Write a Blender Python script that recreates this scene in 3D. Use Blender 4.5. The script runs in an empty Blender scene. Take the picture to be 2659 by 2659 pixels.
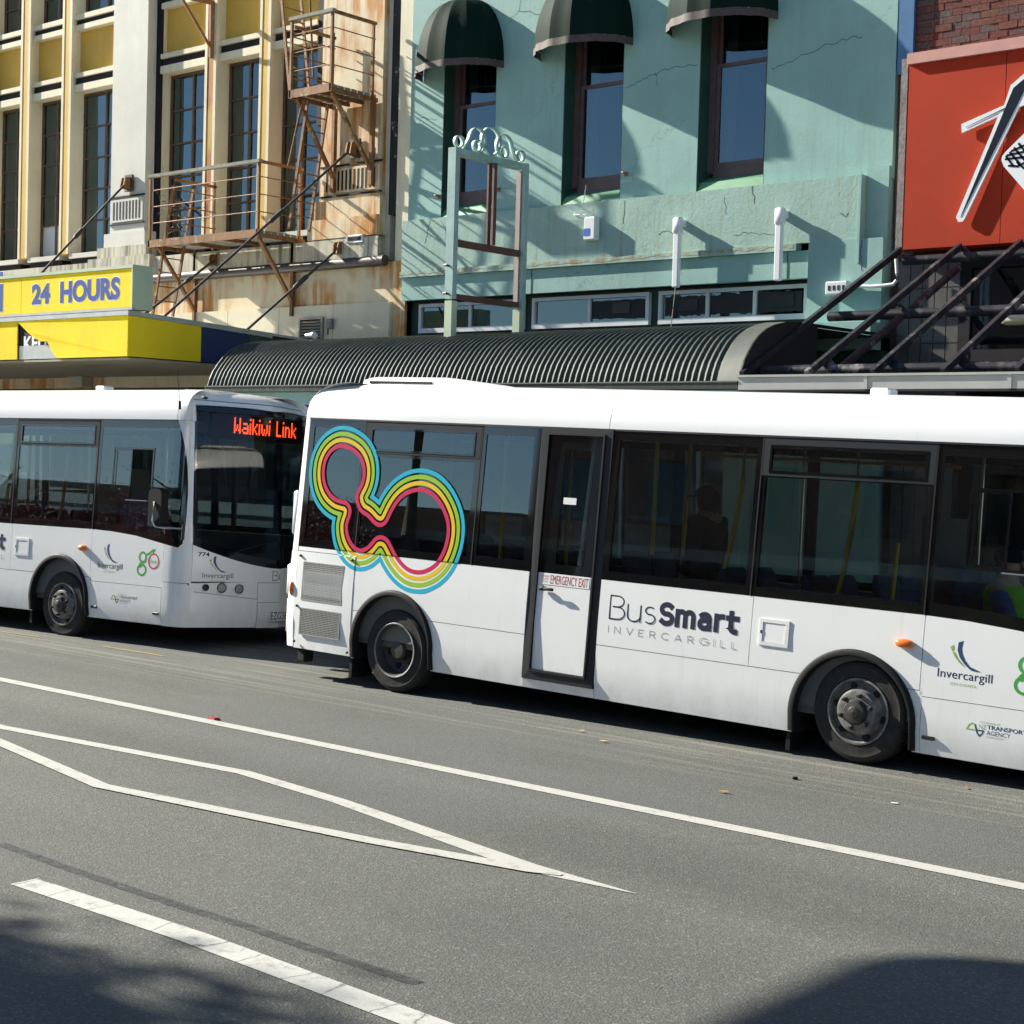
import bpy, math, random
import numpy as np
from mathutils import Vector, Matrix
random.seed(7)
SC = bpy.context.scene
COL = SC.collection
R = math.radians

# ------------------------------------------------------------------ camera
FPX, CPX, CAM_H = 4216.5, 1329.5, 2.38
YAW, PITCH, ROLL = -0.71032, -0.03542, 0.02825
_f = Vector((math.sin(YAW)*math.cos(PITCH), math.cos(YAW)*math.cos(PITCH), math.sin(PITCH)))
_r = Vector((math.cos(YAW), -math.sin(YAW), 0)); _u = _r.cross(_f)
CR = math.cos(ROLL)*_r + math.sin(ROLL)*_u
CU = -math.sin(ROLL)*_r + math.cos(ROLL)*_u
CF = _f
CAM = Vector((0, 0, CAM_H))
cd = bpy.data.cameras.new('camera'); cam = bpy.data.objects.new('camera', cd); COL.objects.link(cam)
cd.sensor_width = 36; cd.sensor_height = 36; cd.lens = 36*FPX/2659; cd.clip_end = 3000; cd.clip_start = .05
cam.matrix_world = Matrix(((CR.x, CU.x, -CF.x, 0), (CR.y, CU.y, -CF.y, 0), (CR.z, CU.z, -CF.z, CAM_H), (0, 0, 0, 1)))
SC.camera = cam
# ------------------------------------------------------------------ light
LIGHT_DIR = Vector((5.7, 1.08, -3.2)).normalized()
wd = bpy.data.worlds.new('World'); SC.world = wd; wd.use_nodes = True
nt = wd.node_tree; bg = nt.nodes['Background']
sky = nt.nodes.new('ShaderNodeTexSky'); sky.sky_type = 'NISHITA'; sky.sun_disc = False
sky.sun_elevation = math.asin(-LIGHT_DIR.z); sky.sun_rotation = math.atan2(-LIGHT_DIR.x, -LIGHT_DIR.y)
sky.air_density = 1.0; sky.dust_density = 0.3; sky.ozone_density = 3.0
nt.links.new(sky.outputs[0], bg.inputs[0]); bg.inputs[1].default_value = 0.056
sl = bpy.data.lights.new('sun', 'SUN'); sl.energy = 5.0; sl.angle = R(.53); sl.color = (1, .945, .83)
sun = bpy.data.objects.new('sun', sl); COL.objects.link(sun); sun.location = (-30, -10, 30)
sun.rotation_euler = LIGHT_DIR.to_track_quat('-Z', 'Y').to_euler()
vs = SC.view_settings; vs.view_transform = 'Standard'; vs.look = 'None'; vs.exposure = 1.35; vs.gamma = 1; vs.use_curve_mapping = False
SC.cycles.max_bounces = 6; SC.cycles.diffuse_bounces = 3; SC.cycles.glossy_bounces = 4; SC.cycles.transparent_max_bounces = 14; SC.cycles.adaptive_threshold = .025; SC.cycles.use_denoising = True
SC.cycles.sample_clamp_indirect = 6

# ------------------------------------------------------------------ survey helpers
def ray(px, py): return CR*((px-CPX)/FPX) - CU*((py-CPX)/FPX) + CF
def S(px, py, Y):
    d = ray(px, py); return CAM + d*(Y/d.y)
def G(px, py, Z=0.):
    d = ray(px, py); return CAM + d*((Z-CAM_H)/d.z)
def zoom(ox, oy, w, n=1932.):
    s = w/n; return lambda x, y: (ox+x*s, oy+y*s)
Z1 = zoom(0, 0, 700); Z2 = zoom(350, 0, 700); Z3 = zoom(1000, 0, 700); Z4 = zoom(1600, 0, 1059)
Z5 = zoom(0, 550, 700); Z6 = zoom(500, 700, 700); Z7 = zoom(1100, 700, 700); Z8 = zoom(2100, 600, 559); Z9 = zoom(1000, 550, 500)
def SX(zf, x, y, Y): return S(*zf(x, y), Y).x
def SZ(zf, x, y, Y): return S(*zf(x, y), Y).z

# ------------------------------------------------------------------ mesh helpers
class MB:
    def __init__(s): s.v = []; s.f = []
    def quad(s, *p):
        n = len(s.v); s.v += [tuple(q) for q in p]; s.f.append(tuple(range(n, n+len(p)))); return s
    def box(s, x0, x1, y0, y1, z0, z1):
        if x0 > x1: x0, x1 = x1, x0
        if y0 > y1: y0, y1 = y1, y0
        if z0 > z1: z0, z1 = z1, z0
        n = len(s.v)
        s.v += [(x0,y0,z0),(x1,y0,z0),(x1,y1,z0),(x0,y1,z0),(x0,y0,z1),(x1,y0,z1),(x1,y1,z1),(x0,y1,z1)]
        s.f += [tuple(n+i for i in q) for q in ((0,3,2,1),(4,5,6,7),(0,1,5,4),(1,2,6,5),(2,3,7,6),(3,0,4,7))]; return s
    def bevbox(s, x0, x1, y0, y1, z0, z1, b):
        # box with chamfered vertical+horizontal edges on all sides (prism in z with inset caps)
        def ring(i, z): return [(x0+i+b,y0+i,z),(x1-i-b,y0+i,z),(x1-i,y0+i+b,z),(x1-i,y1-i-b,z),(x1-i-b,y1-i,z),(x0+i+b,y1-i,z),(x0+i,y1-i-b,z),(x0+i,y0+i+b,z)]
        s.loft([ring(b*.7, z0), ring(0, z0+b), ring(0, z1-b), ring(b*.7, z1)], True, True); return s
    def loft(s, rings, closed=True, caps=False):
        n0 = len(s.v); m = len(rings[0])
        for r in rings: s.v += [tuple(p) for p in r]
        for i in range(len(rings)-1):
            for j in range(m if closed else m-1):
                a = n0+i*m+j; b = n0+i*m+(j+1) % m
                s.f.append((a, b, b+m, a+m))
        if caps:
            s.f.append(tuple(n0+j for j in range(m))[::-1]); k = n0+(len(rings)-1)*m; s.f.append(tuple(k+j for j in range(m)))
        return s
    def prism(s, poly, fn0, fn1):
        # polygon extruded: fn0/fn1 map a 2d point to 3d
        a = [fn0(p) for p in poly]; b = [fn1(p) for p in poly]
        n = len(s.v); m = len(poly); s.v += [tuple(p) for p in a+b]
        s.f.append(tuple(range(n, n+m))); s.f.append(tuple(range(n+2*m-1, n+m-1, -1)))
        for i in range(m): j = (i+1) % m; s.f.append((n+i, n+m+i, n+m+j, n+j))
        return s
    def tube(s, pts, r, k=8, caps=True):
        pts = [Vector(p) for p in pts]; rings = []; up = Vector((0, 0, 1))
        for i, p in enumerate(pts):
            t = (pts[min(i+1, len(pts)-1)]-pts[max(i-1, 0)]).normalized()
            a = t.cross(up)
            if a.length < 1e-3: a = t.cross(Vector((0, 1, 0)))
            a.normalize(); b = t.cross(a)
            rr = r[i] if isinstance(r, (list, tuple)) else r
            rings.append([p+a*rr*math.cos(2*math.pi*j/k)+b*rr*math.sin(2*math.pi*j/k) for j in range(k)])
        s.loft(rings, True, caps); return s
    def bar(s, a, b, w, h=None):
        # square bar from a to b
        a, b = Vector(a), Vector(b); h = h or w; t = (b-a).normalized(); x = t.cross(Vector((0,0,1)))
        if x.length < 1e-3: x = Vector((1, 0, 0))
        x.normalize(); y = x.cross(t)
        q = lambda p: [p+x*w/2+y*h/2, p-x*w/2+y*h/2, p-x*w/2-y*h/2, p+x*w/2-y*h/2]
        s.loft([q(a), q(b)], True, True); return s
    def lathe(s, prof, k=32, axis='y', c=(0, 0, 0), caps=True):
        # prof = (axial, radius)
        rings = []
        for a, r in prof:
            ring = []
            for j in range(k):
                t = 2*math.pi*j/k; p, q = r*math.cos(t), r*math.sin(t)
                ring.append((c[0]+p, c[1]+a, c[2]+q) if axis == 'y' else ((c[0]+p, c[1]+q, c[2]+a) if axis == 'z' else (c[0]+a, c[1]+p, c[2]+q)))
            rings.append(ring)
        s.loft(rings, True, caps); return s
    def obj(s, name, mat, parent=None, smooth=None, loc=None):
        return mk(name, s.v, s.f, mat, parent, smooth, loc)
def mk(name, v, f, mat, parent=None, smooth=None, loc=None):
    me = bpy.data.meshes.new(name); me.from_pydata([tuple(p) for p in v], [], f); me.update()
    o = bpy.data.objects.new(name, me); COL.objects.link(o)
    if mat: me.materials.append(mat)
    if parent: o.parent = parent
    if loc: o.location = loc
    if smooth:
        import bmesh
        bm = bmesh.new(); bm.from_mesh(me); bmesh.ops.recalc_face_normals(bm, faces=bm.faces)
        for e in bm.edges:
            e.smooth = not (len(e.link_faces) == 2 and e.calc_face_angle(0) > R(smooth))
        for fc in bm.faces: fc.smooth = True
        bm.to_mesh(me); bm.free()
    return o
def again(o, parent=None, loc=None, name=None):
    c = o.copy(); COL.objects.link(c); c.parent = parent
    if name: c.name = name
    if loc: c.location = loc
    return c
def tag(o, label=None, cat=None, group=None, kind=None):
    if label: o['label'] = label
    if cat: o['category'] = cat
    if group: o['group'] = group
    if kind: o['kind'] = kind
    return o
def empty(name, loc=(0, 0, 0), label=None, cat=None, group=None):
    o = bpy.data.objects.new(name, None); COL.objects.link(o); o.location = loc; o.empty_display_size = .2
    return tag(o, label, cat, group)
def copy_tree(o, parent=None):
    c = o.copy(); COL.objects.link(c); c.parent = parent
    for ch in list(o.children): copy_tree(ch, c)
    return c
# world-coordinate part under an Empty at loc: subtract the location
def wpart(name, mb, mat, root, smooth=None):
    o = mb.obj(name, mat, root, smooth); l = root.location
    for vtx in o.data.vertices: vtx.co -= l
    return o

# ------------------------------------------------------------------ materials
def newmat(name):
    m = bpy.data.materials.new(name); m.use_nodes = True; t = m.node_tree
    return m, t, t.nodes['Principled BSDF']
def N(t, kind, **kw):
    n = t.nodes.new(kind)
    for k, v in kw.items():
        if k in n.inputs.keys() if isinstance(k, str) else False: n.inputs[k].default_value = v
        else: setattr(n, k, v)
    return n
def coords(t, scale=(1, 1, 1), obj=True):
    tc = t.nodes.new('ShaderNodeTexCoord'); mp = t.nodes.new('ShaderNodeMapping'); mp.inputs['Scale'].default_value = scale
    if obj: t.links.new(tc.outputs['Object'], mp.inputs['Vector'])
    else:
        g = t.nodes.new('ShaderNodeNewGeometry'); t.links.new(g.outputs['Position'], mp.inputs['Vector'])
    return mp
def noise(t, vec, scale, detail=4, rough=.6):
    n = t.nodes.new('ShaderNodeTexNoise'); n.inputs['Scale'].default_value = scale; n.inputs['Detail'].default_value = detail; n.inputs['Roughness'].default_value = rough
    t.links.new(vec.outputs[0], n.inputs['Vector']); return n
def ramp(t, src, stops, out=0):
    r = t.nodes.new('ShaderNodeValToRGB'); e = r.color_ramp.elements
    while len(e) < len(stops): e.new(.5)
    for i, (p, c) in enumerate(stops):
        e[i].position = p; e[i].color = (c, c, c, 1) if not isinstance(c, tuple) else (*c, 1)
    t.links.new(src.outputs[out], r.inputs[0]); return r
def mixc(t, fac, a, b, mode='MIX'):
    m = t.nodes.new('ShaderNodeMix'); m.data_type = 'RGBA'; m.blend_type = mode
    for s, v in ((0, fac), (6, a), (7, b)):
        if isinstance(v, (int, float)): m.inputs[s].default_value = v
        elif isinstance(v, tuple): m.inputs[s].default_value = (*v, 1)
        else: t.links.new(v, m.inputs[s])
    return m.outputs[2]
def bump(t, b, src, strength=.3, dist=.01):
    n = t.nodes.new('ShaderNodeBump'); n.inputs['Strength'].default_value = strength; n.inputs['Distance'].default_value = dist
    t.links.new(src, n.inputs['Height']); t.links.new(n.outputs[0], b.inputs['Normal'])
def plain(name, c, rough=.5, metal=0, var=.08, vscale=3, bmp=0, bscale=40, coat=0, spec=None):
    m, t, b = newmat(name); b.inputs['Roughness'].default_value = rough; b.inputs['Metallic'].default_value = metal
    if coat: b.inputs['Coat Weight'].default_value = coat; b.inputs['Coat Roughness'].default_value = .08
    if spec is not None: b.inputs['Specular IOR Level'].default_value = spec
    v = coords(t, obj=False)
    n = noise(t, v, vscale, 5); lo = tuple(x*(1-var) for x in c); hi = tuple(min(1, x*(1+var)) for x in c)
    r = ramp(t, n, [(.3, lo), (.7, hi)]); t.links.new(r.outputs[0], b.inputs['Base Color'])
    if bmp: bump(t, b, noise(t, v, bscale, 6).outputs[0], bmp, .01)
    return m
def stained(name, c, stain, amount=.5, drip=.5, rough=.6, thr=(.5, .72), bmp=.15, cracks=False, blot=.0, blotc=None, sx=5.):
    """painted wall: blotchy paint, vertical drips of a stain colour, fine relief"""
    m, t, b = newmat(name); b.inputs['Roughness'].default_value = rough; b.inputs['Specular IOR Level'].default_value = .2
    v = coords(t, obj=False); n = noise(t, v, 1.1, 6)
    base = ramp(t, n, [(.3, tuple(x*.88 for x in c)), (.7, tuple(min(1, x*1.06) for x in c))]).outputs[0]
    n2 = noise(t, v, 14, 5); base = mixc(t, ramp(t, n2, [(.5, 0.), (.75, .12)]).outputs[0], base, tuple(x*.6 for x in c))
    vd = coords(t, (sx, sx, .35), obj=False); nd = noise(t, vd, 1.6, 5, .65)
    dr = ramp(t, nd, [(thr[0], 0.), (thr[1], drip)]).outputs[0]
    nb = noise(t, v, .9, 3); mk_ = ramp(t, nb, [(.36, 0.), (.54, amount)]).outputs[0]
    mm = t.nodes.new('ShaderNodeMath'); mm.operation = 'MULTIPLY'; t.links.new(dr, mm.inputs[0]); t.links.new(mk_, mm.inputs[1])
    col = mixc(t, mm.outputs[0], base, stain)
    if blot:
        n3 = noise(t, v, 3.2, 8, .7); col = mixc(t, ramp(t, n3, [(.58, 0.), (.66, blot)]).outputs[0], col, blotc or stain)
    if cracks:
        vo = t.nodes.new('ShaderNodeTexVoronoi'); vo.feature = 'DISTANCE_TO_EDGE'; vo.inputs['Scale'].default_value = .55
        wn = noise(t, v, 2.2, 6, .7); av = t.nodes.new('ShaderNodeVectorMath'); av.operation = 'ADD'
        sc = t.nodes.new('ShaderNodeVectorMath'); sc.operation = 'SCALE'; sc.inputs['Scale'].default_value = .9
        t.links.new(wn.outputs['Color'], sc.inputs[0]); t.links.new(v.outputs[0], av.inputs[0]); t.links.new(sc.outputs[0], av.inputs[1]); t.links.new(av.outputs[0], vo.inputs['Vector'])
        cm = ramp(t, noise(t, v, .5, 2), [(.5, 0.), (.56, 1.)]).outputs[0]; cr0 = ramp(t, vo, [(0., .7), (.0035, 0.)]).outputs[0]
        cmul = t.nodes.new('ShaderNodeMath'); cmul.operation = 'MULTIPLY'; t.links.new(cr0, cmul.inputs[0]); t.links.new(cm, cmul.inputs[1]); cr = cmul.outputs[0]
        col = mixc(t, cr, col, tuple(x*.25 for x in c))
    t.links.new(col, b.inputs['Base Color'])
    if bmp: bump(t, b, noise(t, v, 22, 8, .7).outputs[0], bmp, .012)
    return m
def glassmat(name, tint, ior=1.55, gloss=(1, 1, 1), rough=.004, dirt=.03):
    """thin pane: clear tinted sheet with mirror-like reflection and a little dust"""
    m = bpy.data.materials.new(name); m.use_nodes = True; t = m.node_tree; t.nodes.clear()
    out = t.nodes.new('ShaderNodeOutputMaterial'); mx = t.nodes.new('ShaderNodeMixShader'); mx2 = t.nodes.new('ShaderNodeMixShader')
    tr = t.nodes.new('ShaderNodeBsdfTransparent'); tr.inputs[0].default_value = (*tint, 1)
    gl = t.nodes.new('ShaderNodeBsdfGlossy'); gl.inputs['Color'].default_value = (*gloss, 1); gl.inputs['Roughness'].default_value = rough
    df = t.nodes.new('ShaderNodeBsdfDiffuse'); df.inputs[0].default_value = (.35, .36, .35, 1)
    fr = t.nodes.new('ShaderNodeFresnel'); fr.inputs[0].default_value = ior
    v = coords(t, obj=False); r = ramp(t, noise(t, v, 6, 8, .7), [(.45, 0.), (.8, dirt)])
    t.links.new(r.outputs[0], mx2.inputs[0]); t.links.new(tr.outputs[0], mx2.inputs[1]); t.links.new(df.outputs[0], mx2.inputs[2])
    t.links.new(fr.outputs[0], mx.inputs[0]); t.links.new(mx2.outputs[0], mx.inputs[1]); t.links.new(gl.outputs[0], mx.inputs[2]); t.links.new(mx.outputs[0], out.inputs[0])
    return m
M = {}
def buspaint():
    m, t, b = newmat('bus_white_paint'); b.inputs['Roughness'].default_value = .32; b.inputs['Coat Weight'].default_value = .35; b.inputs['Coat Roughness'].default_value = .08
    v = coords(t); base = ramp(t, noise(t, v, .8, 4), [(.3, (.82, .83, .82)), (.7, (.85, .86, .85))]).outputs[0]
    sp = t.nodes.new('ShaderNodeSeparateXYZ'); t.links.new(v.outputs[0], sp.inputs[0])
    mr = t.nodes.new('ShaderNodeMapRange'); mr.inputs[1].default_value = .75; mr.inputs[2].default_value = .27; t.links.new(sp.outputs[2], mr.inputs[0])
    spl = noise(t, coords(t, (1., 1., .6)), 5, 7, .72); k = t.nodes.new('ShaderNodeMath'); k.operation = 'MULTIPLY'; t.links.new(mr.outputs[0], k.inputs[0]); t.links.new(ramp(t, spl, [(.42, .0), (.78, .42)]).outputs[0], k.inputs[1])
    col = mixc(t, k.outputs[0], base, (.40, .37, .31))
    dr = noise(t, coords(t, (6., 6., .5)), 2.2, 5, .65); col = mixc(t, ramp(t, dr, [(.58, 0.), (.75, .16)]).outputs[0], col, (.45, .44, .40))
    t.links.new(col, b.inputs['Base Color']); bump(t, b, noise(t, v, 1.3, 2).outputs[0], .06, .02)
    return m
M['white'] = buspaint()
M['white2'] = plain('white_plastic', (.78, .79, .78), .4, var=.03)
M['black'] = plain('black_rubber', (.012, .013, .014), .6, var=.2, vscale=9, spec=.2)
M['frit'] = plain('black_window_border', (.006, .007, .008), .04, var=.1, spec=1.)
M['frame'] = plain('dark_grey_window_frame', (.018, .021, .024), .4, var=.1, spec=.35)
M['under'] = plain('dark_chassis', (.012, .012, .012), .9, var=.2)
M['tyre'] = plain('tyre_rubber', (.035, .034, .032), .8, var=.3, vscale=12, bmp=.1, spec=.2)
M['rim'] = plain('painted_steel_rim', (.19, .186, .172), .55, metal=.3, var=.5, vscale=16)
M['rim_dark'] = plain('dusty_grey_rim', (.075, .072, .068), .6, metal=.3, var=.25, vscale=14)
M['hub'] = plain('greasy_hub', (.05, .048, .045), .55, metal=.4, var=.4, vscale=30)
M['brass'] = plain('yellow_nut_indicator', (.5, .33, .06), .4, var=.1)
M['amber'] = plain('amber_lens', (.75, .17, .015), .15, var=.06, coat=.6)
M['chrome'] = plain('bright_metal', (.6, .6, .6), .18, metal=1, var=.05)
M['reflector'] = plain('bright_lamp_reflector', (.62, .63, .64), .25, metal=.4, var=.25, vscale=60)
M['navy'] = plain('navy_print', (.012, .014, .04), .4, var=.02)
M['navyblue'] = plain('dark_blue_print', (.02, .06, .14), .4, var=.02)
M['greyprint'] = plain('grey_print', (.25, .26, .28), .5, var=.02)
M['limeprint'] = plain('lime_print', (.28, .42, .06), .45, var=.02)
M['greenprint'] = plain('green_print', (.05, .36, .05), .45, var=.02)
M['redprint'] = plain('red_print', (.55, .06, .03), .45, var=.02)
M['crimson'] = plain('crimson_print', (.42, .015, .04), .45, var=.02)
for k, c in (('pink', (.60, .012, .09)), ('yellow', (.78, .52, .012)), ('lime', (.30, .52, .025)), ('cyan', (.01, .42, .58))):
    M['band_'+k] = plain('decal_'+k, c, .35, var=.02)
M['silver_rail'] = plain('dull_rail', (.3, .3, .3), .4, metal=.6)
M['pole'] = plain('yellow_grab_pole', (.88, .60, .02), .35, var=.05)
M['grille'] = plain('grey_mesh', (.38, .38, .36), .5, metal=.5, var=.1)
M['seat'] = plain('blue_seat_fabric', (.03, .07, .16), .9, var=.3, vscale=20)
M['inside'] = plain('dark_interior_lining', (.12, .125, .12), .7, var=.1)
M['ledge_blue'] = plain('pale_blue_ledge', (.25, .5, .68), .5, var=.05)
M['ceil'] = plain('pale_ceiling_lining', (.22, .23, .22), .7, var=.05)
M['bglass'] = glassmat('bus_tinted_glass', (.74, .79, .77), 2.1, gloss=(.75, .92, 1), dirt=.010)
M['wglass'] = glassmat('windscreen_glass', (.62, .68, .66), 1.5, dirt=.02)
M['hglass'] = glassmat('lamp_glass', (.9, .9, .9), 1.5)
M['pglass'] = glassmat('old_window_glass', (.40, .44, .46), 2.2, gloss=(.62, .86, 1), dirt=.02)

# ------------------------------------------------------------------ lettering
def font2d(text, weight=0., res=3):
    cu = bpy.data.curves.new('lettering_source', 'FONT'); cu.body = text; cu.fill_mode = 'FRONT'; cu.resolution_u = res; cu.offset = weight
    o = bpy.data.objects.new('lettering_source', cu); COL.objects.link(o)
    dg = bpy.context.evaluated_depsgraph_get(); ev = o.evaluated_get(dg); me = ev.to_mesh()
    v = [(p.co.x, p.co.y) for p in me.vertices]; f = [tuple(p.vertices) for p in me.polygons]
    ev.to_mesh_clear(); bpy.data.objects.remove(o); bpy.data.curves.remove(cu)
    return v, f
def fit2d(v, x0, x1, y0, y1):
    a = np.array(v); lo = a.min(0); hi = a.max(0)
    return [(x0+(p[0]-lo[0])/(hi[0]-lo[0])*(x1-x0), y0+(p[1]-lo[1])/max(1e-6, hi[1]-lo[1])*(y1-y0)) for p in v]
def text_mesh(name, text, box, fn, mat, parent, weight=0., res=3):
    v, f = font2d(text, weight, res); v = fit2d(v, *box)
    return mk(name, [fn(*p) for p in v], f, mat, parent)
def arc(cx, cy, rx, ry, a0, a1, n=10): return [(cx+rx*math.cos(R(a0+(a1-a0)*i/n)), cy+ry*math.sin(R(a0+(a1-a0)*i/n))) for i in range(n+1)]
# single-line letters on a unit-height grid: (advance, strokes)
GL = {
 'B': (.62, [[(0,0),(0,1)], [(0,1)]+arc(.27,.765,.24,.235,90,-90)+[(.12,.53)], [(.12,.53)]+arc(.29,.265,.27,.265,90,-90)+[(0,0)]]),
 'u': (.58, [[(0,.7)]+arc(.24,.24,.24,.24,180,360)+[(.48,.7)], [(.48,.7),(.48,0)]]),
 's': (.46, [arc(.2,.53,.17,.16,50,270,8)[:-1]+arc(.2,.19,.19,.19,90,-130,10)]),
 'I': (.34, [[(0,0),(0,1)]]), 'N': (1., [[(0,0),(0,1),(.62,0),(.62,1)]]), 'V': (1., [[(0,1),(.34,0),(.68,1)]]),
 'E': (.86, [[(.5,1),(0,1),(0,0),(.5,0)], [(0,.52),(.42,.52)]]), 'R': (.92, [[(0,0),(0,1)], [(0,1)]+arc(.3,.74,.26,.26,90,-90)+[(0,.48)], [(.3,.48),(.58,0)]]),
 'C': (1.08, [arc(.45,.5,.45,.5,50,310,16)]), 'A': (1.04, [[(0,0),(.36,1),(.72,0)], [(.12,.32),(.6,.32)]]),
 'G': (1.12, [arc(.47,.5,.47,.5,50,360,18)+[(.55,.5)]]), 'L': (.8, [[(0,1),(0,0),(.48,0)]]),
 'S': (.72, [arc(.3,.745,.27,.255,35,250,10)+arc(.3,.255,.29,.255,80,-145,12)]),
 'm': (1.0, [[(0,0),(0,.72)], [(0,.45)]+arc(.2,.5,.2,.22,180,0)+[(.4,0)], [(.4,.45)]+arc(.6,.5,.2,.22,180,0)+[(.8,0)]]),
 'a': (.68, [arc(.24,.5,.23,.22,140,0,8)+[(.47,0)], [(.47,.42)]+[(.22,.42)]+arc(.2,.21,.2,.21,90,270,8)+[(.36,.02),(.47,.14)]]),
 'r': (.48, [[(0,0),(0,.72)], [(0,.42)]+arc(.26,.44,.26,.27,180,80,6)]),
 't': (.5, [[(.1,.95),(.1,.2)]+arc(.3,.2,.2,.2,180,280,6), [(-.04,.68),(.4,.68)]]),
 '2': (.82, [arc(.29,.72,.28,.28,165,-25,10)+[(.02,.02),(.6,.02)]]), '4': (.86, [[(.46,0),(.46,1),(0,.3),(.64,.3)]]),
 'H': (.86, [[(0,0),(0,1)], [(.58,0),(.58,1)], [(0,.52),(.58,.52)]]), 'O': (1.02, [arc(.38,.5,.38,.5,0,360,20)]),
 'U': (.86, [[(0,1),(0,.3)]+arc(.29,.29,.29,.29,180,360)+[(.58,1)]]), ' ': (.6, []), 'i': (.3, [[(0,0),(0,.66)], [(0,.9),(0,.93)]]),
}
def stroke_ribbon(pts, w, cap=True):
    """mitred ribbon round a polyline; returns left and right rows"""
    P = [np.array(p, float) for p in pts]; L = []; Rr = []
    closed = np.linalg.norm(P[0]-P[-1]) < 1e-5
    if cap and not closed:
        d = P[1]-P[0]; P[0] = P[0]-d/np.linalg.norm(d)*w*.45; d = P[-1]-P[-2]; P[-1] = P[-1]+d/np.linalg.norm(d)*w*.45
    n = len(P)
    for i in range(n):
        a = P[i]-P[i-1] if i > 0 else (P[-1]-P[-2] if closed else P[1]-P[0]); b = P[i+1]-P[i] if i < n-1 else (P[1]-P[0] if closed else P[-1]-P[-2])
        a = a/max(1e-9, np.linalg.norm(a)); b = b/max(1e-9, np.linalg.norm(b)); t = a+b
        l = np.linalg.norm(t); t = t/l if l > 1e-6 else a
        nn = np.array([-t[1], t[0]]); k = w/2/max(.45, nn@np.array([-a[1], a[0]]))
        L.append(P[i]+nn*k); Rr.append(P[i]-nn*k)
    return L, Rr
def stroke_text(name, text, box, w, fn, mat, parent, sp=0., round_caps=False):
    """text drawn with an even pen: box = left, right, baseline, cap height"""
    x = 0; st = []
    for ch in text:
        adv, ss = GL[ch]
        for s_ in ss: st.append([(x+p[0], p[1]) for p in s_])
        x += adv+sp
    x -= sp
    xs = [p[0] for s_ in st for p in s_]; lo, hi = min(xs), max(xs)
    sx = (box[1]-box[0])/(hi-lo); sy = box[3]-box[2]; v = []; f = []
    for k, s_ in enumerate(st):
        L, Rr = stroke_ribbon([(box[0]+(p[0]-lo)*sx, box[2]+p[1]*sy) for p in s_], w)
        n = len(v); o = k*.00012
        for a, b in zip(L, Rr): v += [fn(a[0], a[1], o), fn(b[0], b[1], o)]
        for i in range(len(L)-1): f.append((n+2*i, n+2*i+1, n+2*i+3, n+2*i+2))
        if round_caps:
            for e, g in ((0, 1), (-1, -2)):
                a = (np.array(L[e])+np.array(Rr[e]))/2; n = len(v); f.append(tuple(range(n, n+12)))
                v += [fn(a[0]+w/2*math.cos(R(30*i)), a[1]+w/2*math.sin(R(30*i)), o+.00006) for i in range(12)]
    return mk(name, v, f, mat, parent)
def ribbon_mesh(strokes, w, fn):
    v = []; f = []
    for k, s_ in enumerate(strokes):
        L, Rr = stroke_ribbon(s_, w); n = len(v)
        for a, b in zip(L, Rr): v += [fn(a[0], a[1], k*.0001), fn(b[0], b[1], k*.0001)]
        for i in range(len(L)-1): f.append((n+2*i, n+2*i+1, n+2*i+3, n+2*i+2))
    return v, f
def sdf_bands(poly, bands, step, fn, names, mats, parent):
    """bands of equal distance round a closed outline (a concentric striped emblem)"""
    P = np.array(poly); Q = np.roll(P, -1, 0)
    def smooth(P):
        for _ in range(2): P = np.concatenate([[.75*a+.25*b, .25*a+.75*b] for a, b in zip(P, np.roll(P, -1, 0))])
        return P
    P = smooth(P); Q = np.roll(P, -1, 0); m = bands[-1][1]+.04
    xs = np.arange(P[:, 0].min()-m, P[:, 0].max()+m, step); ys = np.arange(P[:, 1].min()-m, P[:, 1].max()+m, step)
    X, Y = np.meshgrid(xs, ys); pt = np.stack([X.ravel(), Y.ravel()], 1); D = np.full(len(pt), 9.); ins = np.zeros(len(pt), bool)
    for a, b in zip(P, Q):
        d = b-a; t = np.clip(((pt-a)@d)/max(1e-12, d@d), 0, 1); D = np.minimum(D, np.hypot(*(pt-a-t[:, None]*d).T))
        c = (a[1] > pt[:, 1]) != (b[1] > pt[:, 1])
        if abs(b[1]-a[1]) > 1e-12: ins ^= c & (pt[:, 0] < a[0]+(pt[:, 1]-a[1])*(b[0]-a[0])/(b[1]-a[1]))
    D = np.where(ins, -D, D).reshape(X.shape)
    def clip(pl, s, lim):
        out = []
        for i in range(len(pl)):
            a, b = pl[i], pl[(i+1) % len(pl)]; da, db = s*(a[2]-lim), s*(b[2]-lim)
            if da >= 0: out.append(a)
            if (da >= 0) != (db >= 0):
                t = da/(da-db); out.append(tuple(a[k]+(b[k]-a[k])*t for k in range(3)))
        return out
    for (lo, hi), nm, mt in zip(bands, names, mats):
        v = []; f = []
        jj, ii = np.where((np.minimum.reduce([D[:-1, :-1], D[1:, :-1], D[:-1, 1:], D[1:, 1:]]) < hi) & (np.maximum.reduce([D[:-1, :-1], D[1:, :-1], D[:-1, 1:], D[1:, 1:]]) > lo))
        for j, i in zip(jj, ii):
            pl = [(xs[i], ys[j], D[j, i]), (xs[i+1], ys[j], D[j, i+1]), (xs[i+1], ys[j+1], D[j+1, i+1]), (xs[i], ys[j+1], D[j+1, i])]
            pl = clip(pl, 1, lo)
            if len(pl) > 2: pl = clip(pl, -1, hi)
            if len(pl) > 2: n = len(v); v += [fn(p[0], p[1]) for p in pl]; f.append(tuple(range(n, n+len(pl))))
        mk(nm, v, f, mt, parent)

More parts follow.
